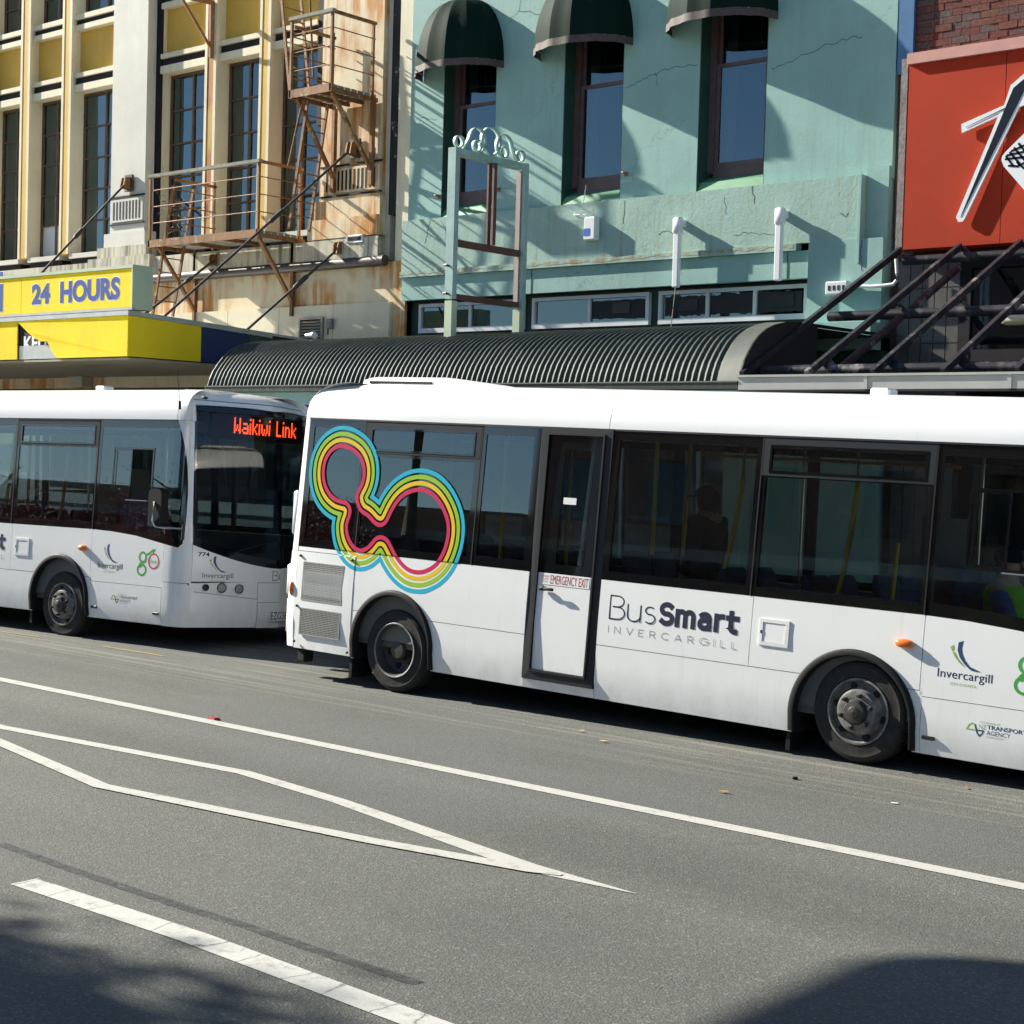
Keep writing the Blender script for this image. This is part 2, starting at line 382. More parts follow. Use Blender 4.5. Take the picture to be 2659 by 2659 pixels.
# ------------------------------------------------------------------ the bus (both buses are of one type)
BW = 2.42                                     # body width
PLAN = [(-1.55, 1.21), (-1.548, .75), (-1.54, .32), (-1.52, .13), (-1.485, .055), (-1.43, .014), (-1.33, 0), (6.90, 0), (7.0, .004), (7.08, .018), (7.14, .045), (7.19, .09), (7.23, .16), (7.30, .32), (7.40, .56), (7.49, .8), (7.56, 1.0), (7.60, 1.21)]
_us = [0.]
for a, b in zip(PLAN, PLAN[1:]): _us.append(_us[-1]+math.dist(a, b))
_k = PLAN.index((-1.33, 0)); PU = [u-_us[_k]-1.33 for u in _us]
UR, UF = PU[0], PU[-1]
def _nrm(i):
    a = PLAN[max(0, i-1)]; b = PLAN[min(len(PLAN)-1, i+1)]
    if i == 0: return (-1, 0)
    if i == len(PLAN)-1: return (1, 0)
    d = (b[0]-a[0], b[1]-a[1]); l = math.hypot(*d); return (d[1]/l, -d[0]/l)
PN = [_nrm(i) for i in range(len(PLAN))]
PN[_k] = (0, -1); PN[_k+1] = (0, -1)
INS = [(0., .05), (.27, .03), (.33, .008), (.42, 0), (1.0, 0), (2.675, .067), (2.75, .072), (2.84, .092), (2.91, .13), (2.97, .19), (3.02, .28), (3.055, .40), (3.075, .55)]
def inset(z): return float(np.interp(z, [p[0] for p in INS], [p[1] for p in INS]))
def bp(u, z, off=0., far=False):
    """point on the bus skin: u runs along the side from the tail round to the nose, z up"""
    x = np.interp(u, PU, [p[0] for p in PLAN]); y = np.interp(u, PU, [p[1] for p in PLAN])
    nx = np.interp(u, PU, [p[0] for p in PN]); ny = np.interp(u, PU, [p[1] for p in PN])
    l = math.hypot(nx, ny); nx /= l; ny /= l
    d = off-inset(z)
    if nx > .3 and z > 1.1: d -= (z-1.1)*.072*min(1, (nx-.3)/.4)
    x += nx*d; y += ny*d
    return (float(x), float(BW-y) if far else float(y), z)
def urange(u0, u1, extra=()):
    pts = sorted(set([round(u0, 5), round(u1, 5)]+[round(u, 5) for u in PU if u0 < u < u1]+[round(u, 5) for u in extra if u0 < u < u1]))
    out = [pts[0]]
    for p in pts[1:]:
        if p-out[-1] > 1e-4: out.append(p)
    return out
def skin(name, us, zlo, zhi, nz, mat, parent, off=0., thick=.016, far=False, smooth=40):
    """panel of the skin between two heights, with returned edges"""
    lo = zlo if callable(zlo) else (lambda u: zlo); hi = zhi if callable(zhi) else (lambda u: zhi)
    v = []; f = []; n = len(us); m = nz+1
    for u in us:
        a, b = lo(u), hi(u)
        zs = [a+(b-a)*j/nz for j in range(m)]
        for z in zs: v.append(bp(u, z, off, far))
    for i in range(n-1):
        for j in range(nz):
            a = i*m+j; q = (a, a+m, a+m+1, a+1); f.append(q if not far else q[::-1])
    # edges turned inwards
    loop = [i*m for i in range(n)]+[(n-1)*m+j for j in range(1, m)]+[i*m+nz for i in range(n-2, -1, -1)]+[j for j in range(nz-1, 0, -1)]
    zof = lambda k: (us[k//m], lo(us[k//m])+(hi(us[k//m])-lo(us[k//m]))*(k % m)/nz)
    base = len(v)
    for k in loop: u, z = zof(k); v.append(bp(u, z, off-thick, far))
    for i in range(len(loop)):
        j = (i+1) % len(loop); q = (loop[i], base+i, base+j, loop[j]); f.append(q if not far else q[::-1])
    return mk(name, v, f, mat, parent, smooth)
def ring(name, u0, u1, z0, z1, bl, br, bb, bt, mat, parent, off=0., thick=.03, far=False):
    """rectangular border (window surround) as one piece"""
    O = [(u0, z0), (u1, z0), (u1, z1), (u0, z1)]; I = [(u0+bl, z0+bb), (u1-br, z0+bb), (u1-br, z1-bt), (u0+bl, z1-bt)]
    v = []; f = []
    for o_ in (off, off-thick):
        for u, z in O+I: v.append(bp(u, z, o_, far))
    for i in range(4):
        j = (i+1) % 4
        f += [(i, j, 4+j, 4+i), (4+i, 4+j, 12+j, 12+i), (i, 8+i, 8+j, j), (8+i, 12+i, 12+j, 8+j)]
    return mk(name, v, f, mat, parent)
def pane(name, u0, u1, z0, z1, mat, parent, off=-.008, far=False):
    us = urange(u0, u1); v = []; f = []
    for u in us: v += [bp(u, z0, off, far), bp(u, z1, off, far)]
    for i in range(len(us)-1): f.append((2*i, 2*i+2, 2*i+3, 2*i+1))
    return mk(name, v, f, mat, parent)
D = lambda off=.0009, far=False: (lambda u, z, o=0.: bp(u, z, off+o, far))

ARC_F, ARC_R, ARC_RAD = (5.045, .46), (.055, .46), .525
def over_arch(z0):
    def g(u):
        z = z0
        for c in (ARC_F, ARC_R):
            if abs(u-c[0]) < ARC_RAD: z = max(z, c[1]+math.sqrt(max(0, ARC_RAD**2-(u-c[0])**2)))
        return z
    return g
def arch_us(u0, u1):
    ex = []
    for c in (ARC_F, ARC_R): ex += [c[0]+ARC_RAD*math.cos(R(a)) for a in range(0, 181, 6)]+[c[0]-ARC_RAD-.001, c[0]+ARC_RAD+.001]
    return urange(u0, u1, ex)
def win_bottom(u):
    return float(np.interp(u, [5.6, 5.95, 6.37, 6.79, 7.0, 7.17], [1.343, 1.333, 1.302, 1.240, 1.208, 1.184]))
def win_edge(z):   # u of the front edge of the driver's window at height z
    return float(np.interp(z, [1.18, 1.37, 1.61, 1.88, 2.16, 2.44, 2.675], [7.125, 7.15, 7.165, 7.165, 7.13, 7.065, 6.945]))

def wheel(parent, x, y, z, front, far=False):
    w = empty('wheel', (x, y, z)); w.parent = parent
    if far: w.rotation_euler.z = math.pi
    r = .41
    MB().lathe([(.02, .262), (.0, .275), (.0, .30), (.006, .335), (.002, .36), (.012, .385), (.035, .402), (.06, r), (.12, r+.002), (.19, r), (.22, .39), (.24, .36), (.24, .27)], 48, caps=False).obj('tyre', M['tyre'], w, 30)
    tr = MB()                                   # tread blocks on the shoulder
    for k in range(64):
        a = 2*math.pi*k/64; b = a+.062
        for y0, y1 in ((.058, .105), (.115, .165)):
            q = lambda rr, yy, t: (rr*math.cos(t), yy, rr*math.sin(t))
            tr.loft([[q(r-.004, y0, a), q(r-.004, y1, a), q(r-.004, y1, b), q(r-.004, y0, b)], [q(r+.006, y0, a), q(r+.006, y1, a), q(r+.006, y1, b), q(r+.006, y0, b)]], True, True)
    tr.obj('tread', M['tyre'], w)['kind'] = 'stuff'
    if front:
        MB().lathe([(.02, .268), (-.006, .265), (-.008, .25), (.012, .243), (.05, .235), (.055, .215), (.03, .19), (-.012, .175), (-.03, .165), (-.034, .14), (-.03, .10), (-.02, .098)], 40, caps=False).obj('rim', M['rim'], w, 30)
        MB().lathe([(.02, .105), (-.05, .10), (-.075, .085), (-.08, .045), (-.085, .04), (-.09, .0)], 24).obj('hub', M['hub'], w, 30)
        nut = None
        for k in range(6):
            a = R(60*k+18); p = (.132*math.cos(a), -.03, .132*math.sin(a))
            if nut is None: nut = MB().lathe([(.0, .019), (-.022, .019), (-.024, .012), (-.05, .012)], 6).obj('wheel_nut', M['hub'], w, None, p)
            else: again(nut, w, p)
        hole = None
        for k in range(6):
            a = R(60*k+48); p = (.205*math.cos(a), .038, .205*math.sin(a))
            if hole is None: hole = MB().lathe([(-.012, .028), (.01, .03), (.01, .001)], 14).obj('vent_hole', M['under'], w, None, p)
            else: again(hole, w, p)
    else:
        MB().lathe([(.02, .268), (-.004, .265), (-.006, .25), (.02, .243), (.06, .232), (.10, .225), (.12, .205), (.135, .15), (.14, .10), (.12, .09)], 40, caps=False).obj('rim', M['rim_dark'], w, 30)
        MB().lathe([(-.006, .272), (-.012, .266), (-.008, .252), (.012, .246)], 40, caps=False).obj('rim_lip', M['rim'], w, 30)
        MB().lathe([(.14, .10), (.05, .095), (.03, .08), (.025, .0)], 24).obj('hub', M['hub'], w, 30)
        hole = None
        for k in range(6):
            a = R(60*k+12); p = (.17*math.cos(a), .118, .17*math.sin(a))
            if hole is None: hole = MB().lathe([(-.002, .03), (.02, .03), (.02, .001)], 14).obj('vent_hole', M['under'], w, None, p)
            else: again(hole, w, p)
    return w
def arch_trim(parent, c, far=False):
    v = []; f = []; pts = [c[0]-ARC_RAD+.012]; n = 0
    path = [(c[0]-ARC_RAD, .29)]+[(c[0]+ARC_RAD*math.cos(R(a)), c[1]+ARC_RAD*math.sin(R(a))) for a in range(180, -1, -6)]+[(c[0]+ARC_RAD, .29)]
    sec = [(.03, .0), (.028, .016), (.012, .026), (-.02, .024), (-.03, .0), (-.03, -.05)]   # radial, outward
    for i, (u, z) in enumerate(path):
        d = (u-c[0], z-c[1]) if 0 < i < len(path)-1 else ((-1, 0) if i == 0 else (1, 0)); l = math.hypot(*d); d = (d[0]/l, d[1]/l)
        for r_, o in sec: v.append(bp(u+d[0]*r_, z+d[1]*r_, o, far))
    m = len(sec)
    for i in range(len(path)-1):
        for j in range(m-1): a = i*m+j; f.append((a, a+1, a+m+1, a+m))
    return mk('wheel_arch_trim', v, f, M['black'], parent, 50)

PINK = [(-0.818,2.409),(-0.695,2.384),(-0.578,2.32),(-0.506,2.22),(-0.487,2.11),(-0.509,2.023),(-0.56,1.943),(-0.564,1.883),(-0.536,1.816),(-0.482,1.759),(-0.395,1.731),(-0.344,1.7),(-0.28,1.654),(-0.208,1.636),(-0.142,1.663),(-0.104,1.733),(-0.059,1.828),(0.02,1.925),(0.125,1.99),(0.255,2.025),(0.39,2.013),(0.508,1.954),(0.608,1.853),(0.676,1.743),(0.7,1.63),(0.684,1.499),(0.634,1.38),(0.557,1.292),(0.444,1.233),(0.358,1.214),(0.245,1.219),(0.138,1.265),(0.036,1.348),(-0.031,1.427),(-0.085,1.49),(-0.134,1.515),(-0.193,1.521),(-0.249,1.503),(-0.289,1.458),(-0.341,1.403),(-0.419,1.366),(-0.49,1.366),(-0.566,1.403),(-0.635,1.475),(-0.669,1.55),(-0.678,1.618),(-0.655,1.68),(-0.639,1.741),(-0.653,1.792),(-0.706,1.831),(-0.767,1.836),(-0.854,1.849),(-0.946,1.895),(-1.016,1.961),(-1.064,2.046),(-1.083,2.15),(-1.068,2.256),(-1.006,2.346),(-0.914,2.398)]
def council_logo(par, fn, du=0., dz=0., sc=1.):
    t = lambda pts: [(5.9+(p[0]-5.9)*sc+du, 1.0+(p[1]-1.0)*sc+dz) for p in pts]
    for pts, mt in (([(5.895,1.166),(5.935,1.182),(5.926,1.123),(5.933,1.083),(5.955,1.038),(5.995,.995),(6.089,.963),(6.047,.962),(6.007,.968),(5.958,1.004),(5.914,1.053),(5.892,1.105)], 'navyblue'),
                    ([(5.833,1.126),(5.861,1.143),(5.866,1.113),(5.85,1.092)], 'limeprint'), ([(5.854,1.084),(5.871,1.093),(5.897,1.045),(5.963,.983),(5.922,1.007),(5.883,1.043)], 'limeprint')):
        p = t(pts); mk('emblem', [fn(*q) for q in p], [tuple(range(len(p)))], M[mt], par)
    b = t([(5.747, .868), (6.182, .955)]); text_mesh('lettering', 'Invercargill', (b[0][0], b[1][0], b[0][1], b[1][1]), fn, M['navy'], par)
    b = t([(5.852, .838), (6.066, .858)]); text_mesh('lettering', 'CITY COUNCIL', (b[0][0], b[1][0], b[0][1], b[1][1]), fn, M['limeprint'], par)

def build_bus(zf, zr):
    B = empty('bus')
    W_ = M['white']
    # lower skin, near side
    skin('rear_hatch', urange(-1.332, -.508), .292, 1.297, 3, W_, B, .004)
    skin('rear_hatch_strip', urange(-1.332, -.508), 1.303, 1.343, 1, W_, B)
    lo = over_arch(.765)
    skin('side_panel', arch_us(-.502, 1.716), lo, 1.343, 4, W_, B)
    def lower(u0, u1, top=.759):
        us = [u for u in arch_us(u0, u1) if over_arch(.28)(u) < top-.004]
        if len(us) > 1: return skin('skirt_panel', us, over_arch(.28), top, 3, W_, B)
    lower(-.502, -.43); lower(ARC_R[0]+ARC_RAD-.16, 1.716)
    skin('side_panel', urange(2.536, 4.088), .765, 1.343, 3, W_, B); lower(2.536, ARC_F[0]-ARC_RAD+.16)
    skin('side_panel', arch_us(4.094, 5.608), lo, 1.343, 4, W_, B); lower(ARC_F[0]+ARC_RAD-.16, 5.632)
    skin('side_panel', urange(5.614, 6.868, [5.95, 6.2, 6.37, 6.6, 6.79]), .722, win_bottom, 3, W_, B)
    skin('skirt_hatch', urange(5.638, 6.866), .28, .716, 3, W_, B, .004)
    skin('door_sill', urange(1.722, 2.53), .28, .362, 1, W_, B)
    skin('backing', urange(-1.33, 6.87), over_arch(.3), 1.33, 1, M['under'], B, -.02) if False else None
    # corner post and nose
    yz = lambda u: bp(u, 1.)[1]
    u_ws = 7.262                                    # windscreen edge
    def ws_bot(u): y = yz(u); return .975+.275*(abs(y-1.21)/1.1)**1.7
    skin('corner_panel', urange(6.874, u_ws, [6.95, 7.05]), .79, lambda u: win_bottom(u) if u < 7.12 else 1.25, 4, W_, B)
    pil = urange(0, 1, [i/12 for i in range(13)]); v = []; f = []
    zs = [1.19+(2.675-1.19)*i/14 for i in range(15)]
    for z in zs:
        a = win_edge(z)+.006
        for k in range(6): v.append(bp(a+(u_ws-a)*k/5, z))
    for i in range(14):
        for k in range(5): q = i*6+k; f.append((q, q+1, q+7, q+6))
    mk('windscreen_pillar', v, f, W_, B, 40)
    def nose(name, z0, z1, nz, mat, off=0., us=None, a=None, b=None):
        us = us or urange(a, b, [a+(b-a)*i/10 for i in range(11)])
        o = skin(name, us, z0, z1, nz, mat, B, off); 
        return o
    nose('nose_panel', .812, ws_bot, 3, W_, a=u_ws+.004, b=UF)
    # lamp panel with the round lamps, then bumper corner and bumper centre
    us = urange(u_ws-.02, 8.10, [7.5, 7.7, 7.9])
    skin('lamp_panel', us, lambda u: .70-.085*(u-7.25)/.85, lambda u: .79+.025*(u-7.25)/.85, 2, W_, B, -.004)
    skin('nose_lower_panel', urange(8.106, UF), .575, .806, 2, W_, B)
    skin('bumper_corner', urange(6.874, 8.10, [6.95, 7.05, 7.5, 7.7, 7.9]), .275, lambda u: .784 if u < 7.235 else .694-.085*(u-7.25)/.85, 4, W_, B, .004)
    skin('bumper', urange(8.106, UF), .27, .57, 3, W_, B, .012)
    # far half of the nose and far corner (mirror image)
    skin('nose_panel', urange(7.18, UF, [7.4, 7.7, 8.]), .27, ws_bot, 3, W_, B, 0, far=True)
    skin('windscreen_pillar', urange(6.95, u_ws), 1.1, 2.675, 6, W_, B, 0, far=True)
    skin('brow', urange(6.95, UF, [7.4, 7.7, 8., 8.2]), 2.89 if False else (lambda u: 2.679), lambda u: 2.75, 1, W_, B) if False else None
    for far in (False, True):
        skin('brow', urange(u_ws-.01, UF, [7.4, 7.7, 8., 8.2]), lambda u: 2.862+.02*math.sin(math.pi*min(1, max(0, (yz(u)/1.21)))), 2.93, 1, W_, B, .002, far=far)
    # windscreen
    for far in (False, True):
        skin('windscreen', urange(u_ws+.002, UF, [7.4, 7.6, 7.8, 8., 8.2]), ws_bot, 2.862, 6, M['wglass'], B, -.006, thick=.004, far=far)
        us = urange(u_ws+.002, UF, [7.4, 7.6, 7.8, 8., 8.2])
        skin('windscreen_border', us, ws_bot, lambda u: ws_bot(u)+.10, 1, M['frit'], B, -.003, .002, far=far)
        skin('windscreen_border', urange(u_ws+.002, u_ws+.045), lambda u: ws_bot(u)+.1, 2.80, 6, M['frit'], B, -.003, .002, far=far)
        skin('windscreen_border', us, 2.80, 2.862, 1, M['frit'], B, -.003, .002, far=far)
    # tail
    for far in (False, True):
        skin('tail_corner', urange(UR, -1.336), .30, 1.29, 4, W_, B, .004, far=far)
        skin('tail_panel', urange(UR, -1.352), 1.295, 2.675, 4, W_, B, 0, far=far)
    for far in (False, True):
        skin('rear_window', urange(UR, -1.50), 1.42, 2.665, 3, M['frit'], B, .006, .004, far=far)
        skin('engine_grille', urange(UR, -1.75), .5, .95, 2, M['under'], B, .008, .004, far=far)
        skin('tail_light', urange(-1.66, -1.56), 1.0, 1.4, 2, M['redprint'], B, .012, .01, far=far)
    # far side: waist panel, window posts, panes
    skin('far_side_panel', arch_us(-1.33, 6.95), over_arch(.28), 1.343, 3, W_, B, 0, far=True)
    fu = [-1.33, .2, 1.75, 3.3, 4.85, 5.25, 6.4, 6.95]
    for a, b in zip(fu, fu[1:]):
        ring('far_window', a, b, 1.347, 2.675, .06, .06, .08, .08, M['frit'], B, 0, .03, True); pane('far_pane', a+.06, b-.06, 1.427, 2.595, M['bglass'], B, -.01, True)
    # roof: rounded shoulders and top in four lengths
    zr_ = [2.679, 2.72, 2.76, 2.80, 2.84, 2.875, 2.91, 2.94, 2.97, 2.995, 3.02, 3.04, 3.055, 3.075]
    for a, b in ((UR, -1.36), (-1.355, 2.468), (2.473, 6.93), (6.935, UF)):
        us = urange(a, b, [7.4, 7.7, 8., 8.2] if b > 7 else [(a+b)/2]); v = []; f = []
        m = len(zr_)
        for far in (False, True):
            n = len(v)
            for u in us:
                for z in zr_: v.append(bp(u, z, 0, far))
            for i in range(len(us)-1):
                for j in range(m-1):
                    q = (n+i*m+j, n+(i+1)*m+j, n+(i+1)*m+j+1, n+i*m+j+1)
                    if us[i] >= 7.24 and zr_[j] < 2.92: continue
                    f.append(q if not far else q[::-1])
        n = len(us)*m
        for i in range(len(us)-1): f.append((i*m+m-1, (i+1)*m+m-1, n+(i+1)*m+m-1, n+i*m+m-1))
        mk('roof_panel', v, f, W_, B, 50)
    for far in (False, True): skin('roof_gutter', urange(-1.35, 6.93), 2.668, 2.684, 1, M['frame'], B, .008, .02, far=far)
    # windows, near side
    def window(u0, u1, z0, z1, bl, br, bb, bt, par=B, off=0.):
        w = ring('window', u0, u1, z0, z1, bl, br, bb, bt, M['frit'], par, off); pane('pane', u0+bl, u1-br, z0+bb, z1-bt, M['bglass'], w); return w
    def hopper(u0, u1, g0, g1):
        w = ring('window_frame', u0, u1, 2.350, 2.668, g0-u0, u1-g1, .022, .062, M['frame'], B, .003); ring('gasket', g0, g1, 2.372, 2.606, .02, .02, .02, .02, M['frit'], w, .006)
        pane('pane', g0+.02, g1-.02, 2.392, 2.586, M['bglass'], w)
    window(-1.348, -.531, 1.347, 2.668, .08, .04, .08, .08)
    hopper(-.525, .997, -.45, .925); window(-.527, 1.006, 1.347, 2.346, .03, .07, .07, .03)
    window(1.010, 1.716, 1.347, 2.668, .05, .08, .09, .08)
    window(2.53, 4.052, 1.347, 2.668, .075, .05, .075, .075)
    hopper(4.058, 5.588, 4.126, 5.523); window(4.06, 5.60, 1.347, 2.346, .045, .035, .075, .01)
    for u in (-.528, 1.008, 4.055, 5.597): skin('window_seal', [u-.006, u+.006], 1.347, 2.668, 1, M['black'], B, .004, .02)
    # driver's window: a black edged pane with a sliding pair of lights in it
    sl0, sl1, sz0, sz1 = 5.885, 6.59, 1.72, 2.345
    us = [5.605+(7.2-5.605)*i/24 for i in range(25)]
    def strip(zlo, zhi, mat, off, nm, par, u0, u1, n=20, cut=True):
        v = []; f = []; U = [u0+(u1-u0)*i/n for i in range(n+1)]
        for i, u in enumerate(U):
            a = zlo(u) if callable(zlo) else zlo; b = zhi(u) if callable(zhi) else zhi
            for k in range(9):
                z = a+(b-a)*k/8; uu = min(u, win_edge(z)) if cut else u; v.append(bp(uu, z, off))
        for i in range(n):
            for k in range(8): q = i*9+k; f.append((q, q+9, q+10, q+1))
        return mk(nm, v, f, mat, par)
    dw = ring('driver_window_frame', sl0, sl1, sz0, sz1, .02, .02, .025, .02, M['frit'], B, .004)
    strip(win_bottom, lambda u: win_bottom(u)+.10, M['frit'], -.002, 'window_border', dw, 5.605, 7.17)
    strip(2.585, 2.668, M['frit'], -.002, 'window_border', dw, 5.605, 7.17)
    strip(lambda u: win_bottom(u)+.1, 2.585, M['frit'], -.002, 'window_border', dw, 5.605, 5.66, 2)
    strip(lambda u: win_bottom(u)+.1, 2.585, M['frit'], -.002, 'window_border', dw, 7.08, 7.2, 8)
    for a, b, z0, z1 in ((5.66, sl0, None, 2.585), (sl1, 7.08, None, 2.585), (sl0, sl1, None, sz0), (sl0, sl1, sz1, 2.585)):
        strip((lambda u: win_bottom(u)+.1) if z0 is None else z0, z1, M['bglass'], -.004, 'pane', dw, a, b, 8)
    pane('pane', sl0+.02, 6.19, sz0+.025, sz1-.02, M['bglass'], dw, -.002)
    ring('sliding_light', 5.93, 6.215, sz0+.025, sz1-.02, .018, .022, .02, .015, M['frit'], dw, .002, .012)
    MB().box(6.2, 6.57, -.022, .0, sz0-.006, sz0+.004).obj('sill_rail', M['silver_rail'], dw)
    # emergency door
    d = ring('emergency_door', 1.722, 2.527, .367, 2.684, .085, .085, .08, .06, M['frame'], B, .012, .04)
    ring('door_seal', 1.80, 2.448, .44, 2.63, .018, .018, .018, .018, M['black'], d, .024, .03)
    skin('door_leaf', [1.822, 2.426], .462, 1.347, 2, W_, d, -.004)
    ring('door_window', 1.82, 2.428, 1.355, 2.612, .185, .10, .078, .13, M['frit'], d, -.002); pane('pane', 2.005, 2.328, 1.433, 2.482, M['bglass'], d, -.008)
    skin('sticker', [2.03, 2.175], 1.985, 2.046, 1, M['white2'], d, -.004, .002)
    skin('notice', [1.845, 2.404], 1.243, 1.343, 1, M['white2'], d, -.002, .002)
    text_mesh('lettering', 'EMERGENCY EXIT', (1.968, 2.392, 1.254, 1.334), D(-.0012), M['crimson'], d, .0)
    for k, t_ in enumerate(('IN EMERGENCY', 'PULL HANDLE', 'TO OPEN')): text_mesh('lettering', t_, (1.858+.01*k, 1.958-.01*k, 1.312-.024*k, 1.326-.024*k), D(-.0012), M['crimson'], d)
    h = MB(); h.bevbox(1.868, 1.945, -.03, .0, 1.185, 1.225, .01); h.bevbox(1.93, 2.04, -.042, -.022, 1.19, 1.218, .006); h.obj('handle', M['black'], d, 40)
    # wheels, arches, wells
    for far in (False, True):
        y = .034 if not far else BW-.034
        wheel(B, 5.09, y, zf, True, far); wheel(B, .085, y, zr, False, far); arch_trim(B, ARC_F, far); arch_trim(B, ARC_R, far)
    for c in (ARC_F, ARC_R):
        pts = [(c[0]+ARC_RAD*1.02*math.cos(R(a)), c[1]+ARC_RAD*1.02*math.sin(R(a))) for a in range(-20, 201, 10)]
        for ya, yb_ in ((.03, .62), (BW-.03, BW-.62)):
            w = MB(); w.loft([[(u, ya, z) for u, z in pts], [(u, yb_, z) for u, z in pts]], False); w.f.append(tuple(range(len(pts), 2*len(pts)))); w.obj('wheel_well', M['under'], B)
    MB().box(-.53, -.49, .04, .34, .08, .42).obj('mud_flap', M['black'], B); MB().box(4.46, 4.5, .05, .32, .12, .42).obj('mud_flap', M['black'], B)
    fl = MB(); fl.box(-1.4, -.62, .06, BW-.06, .30, .38); fl.box(.62, 4.46, .06, BW-.06, .28, .36); fl.box(5.62, 7.1, .06, BW-.06, .28, .36); fl.box(-1.2, 6.6, .7, BW-.7, .22, .30)
    fl.obj('chassis', M['under'], B)
    MB().bevbox(-1.42, -1.3, .16, .3, .13, .31, .015).obj('tow_hook', M['under'], B)
    # tail side details
    for z0, z1 in ((.797, 1.195), (.438, .717)):
        g = ring('grille', -1.24, -.657, z0, z1, .012, .012, .012, .012, M['grille'], B, .008, .01)
        m = MB(); nz = int((z1-z0)/.019); nu = int(.56/.019)
        for i in range(nz): z = z0+.02+i*(z1-z0-.03)/nz; m.quad(bp(-1.228, z, .006), bp(-.669, z, .006), bp(-.669, z+.009, .006), bp(-1.228, z+.009, .006))
        for i in range(nu): u = -1.225+i*.56/nu; m.quad(bp(u, z0+.012, .0072), bp(u+.007, z0+.012, .0072), bp(u+.007, z1-.012, .0072), bp(u, z1-.012, .0072))
        m.obj('mesh_wire', M['grille'], g)['kind'] = 'stuff'
        skin('recess', [-1.235, -.66], z0, z1, 1, M['under'], g, .005, .001)
    for u, z in ((-1.29, 1.25), (-.545, 1.262), (-1.29, .73), (-1.30, .36), (-.53, .33)): MB().lathe([(0, .014), (-.012, .014), (-.016, .006)], 10).obj('catch', M['frame'], B, None, bp(u, z, .004))
    MB().lathe([(.02, .05), (-.012, .05), (-.03, .032), (-.034, .0)], 16).obj('side_marker_lamp', M['amber'], B, 40, (-1.392, .012, .90)).scale = (.55, 1, 1.5)
    for z0, z1, dx in ((1.45, 1.92, .03), (.82, 1.15, .055), (.42, .80, .03)): MB().bevbox(-1.50-dx, -1.43, .06, .2, z0, z1, .025).obj('tail_lamp_housing', W_, B, 40)
    # flap, lamps, latches
    fp = ring('filler_flap', 4.172, 4.448, .953, 1.172, .032, .032, .03, .03, M['white2'], B, .009, .012); skin('flap_door', [4.206, 4.414], .985, 1.140, 1, W_, fp, .004)
    skin('finger_hole', [4.186, 4.202], 1.05, 1.075, 1, M['frame'], fp, .0105, .001)
    sm = MB(); sm.lathe([(0, .04), (-.022, .04), (-.04, .03), (-.046, .012), (-.047, 0)], 18); o = sm.obj('side_indicator', M['amber'], B, 50, (5.466, 0, 1.108)); o.scale = (1.95, 1, .92)
    for u in (5.71, 6.79): MB().bevbox(u-.052, u+.052, -.012, .004, .395, .425, .004).obj('latch', M['frame'], B)
    # livery
    dec = lambda u, z: bp(u, z, .0062 if z > 1.345 else (.0055 if u < -.505 and z < 1.3 else .0012))
    sdf_bands(PINK, [(-.0215, .0215), (.041, .084), (.103, .146), (.165, .207)], .012, lambda u, z: dec(u, z), ['emblem_band']*4, [M['band_pink'], M['band_yellow'], M['band_lime'], M['band_cyan']], B)
    stroke_text('lettering', 'Bus', (2.655, 3.135, 1.010, 1.214), .012, D(), M['navy'], B, .05)
    stroke_text('lettering', 'Smart', (3.20, 3.955, 1.028, 1.19), .046, D(), M['navy'], B, .13)
    stroke_text('lettering', 'INVERCARGILL', (2.657, 3.966, .888, .944), .0055, D(), M['greyprint'], B, .34)
    council_logo(B, D())
    v, f = ribbon_mesh([[(6.069,.527),(6.012,.526),(6.028,.558),(6.051,.575),(6.069,.571),(6.081,.538),(6.092,.506),(6.111,.485)]], .009, D(.0050)); mk('emblem', v, f, M['limeprint'], B)
    v, f = ribbon_mesh([[(6.076,.568),(6.093,.513),(6.114,.486),(6.134,.506),(6.143,.529),(6.087,.527)]], .009, D(.0054)); mk('emblem', v, f, M['navyblue'], B)
    text_mesh('lettering', 'CO-FUNDED BY', (6.11, 6.272, .584, .598), D(.0050), M['limeprint'], B); text_mesh('lettering', 'NZ', (6.108, 6.163, .541, .574), D(.0050), M['greyprint'], B, -.012)
    text_mesh('lettering', 'TRANSPORT', (6.17, 6.475, .545, .577), D(.0050), M['navyblue'], B, .01); text_mesh('lettering', 'AGENCY', (6.168, 6.352, .503, .536), D(.0050), M['navyblue'], B, -.006)
    text_mesh('lettering', 'WAKA KOTAHI', (6.168, 6.30, .482, .494), D(.0050), M['greyprint'], B)
    v, f = ribbon_mesh([arc(6.522, 1.056, .056, .056, 0, 360, 24), arc(6.515, .905, .07, .062, 0, 360, 24), [(6.50, .99), (6.478, .965), (6.49, .945)], [(6.57, 1.085), (6.62, 1.10), (6.66, 1.125), (6.70, 1.148)]], .024, D()); mk('operator_emblem', v, f, M['greenprint'], B)
    mk('operator_emblem', [D()(*p) for p in ((6.665, 1.155), (6.735, 1.16), (6.70, 1.105))], [(0, 1, 2)], M['greenprint'], B)
    v, f = ribbon_mesh([arc(6.712, 1.017, .085, .085, 0, 360, 28)], .018, D()); mk('operator_emblem', v, f, M['redprint'], B)
    text_mesh('operator_lettering', 'bus', (6.662, 6.76, .995, 1.042), D(), M['greenprint'], B)
    # roof equipment
    pod = MB(); pr = [(-1.26, 3.03), (-1.2, 3.15), (-1.1, 3.175), (-.15, 3.18), (.0, 3.17), (.45, 3.11), (.72, 3.06)]
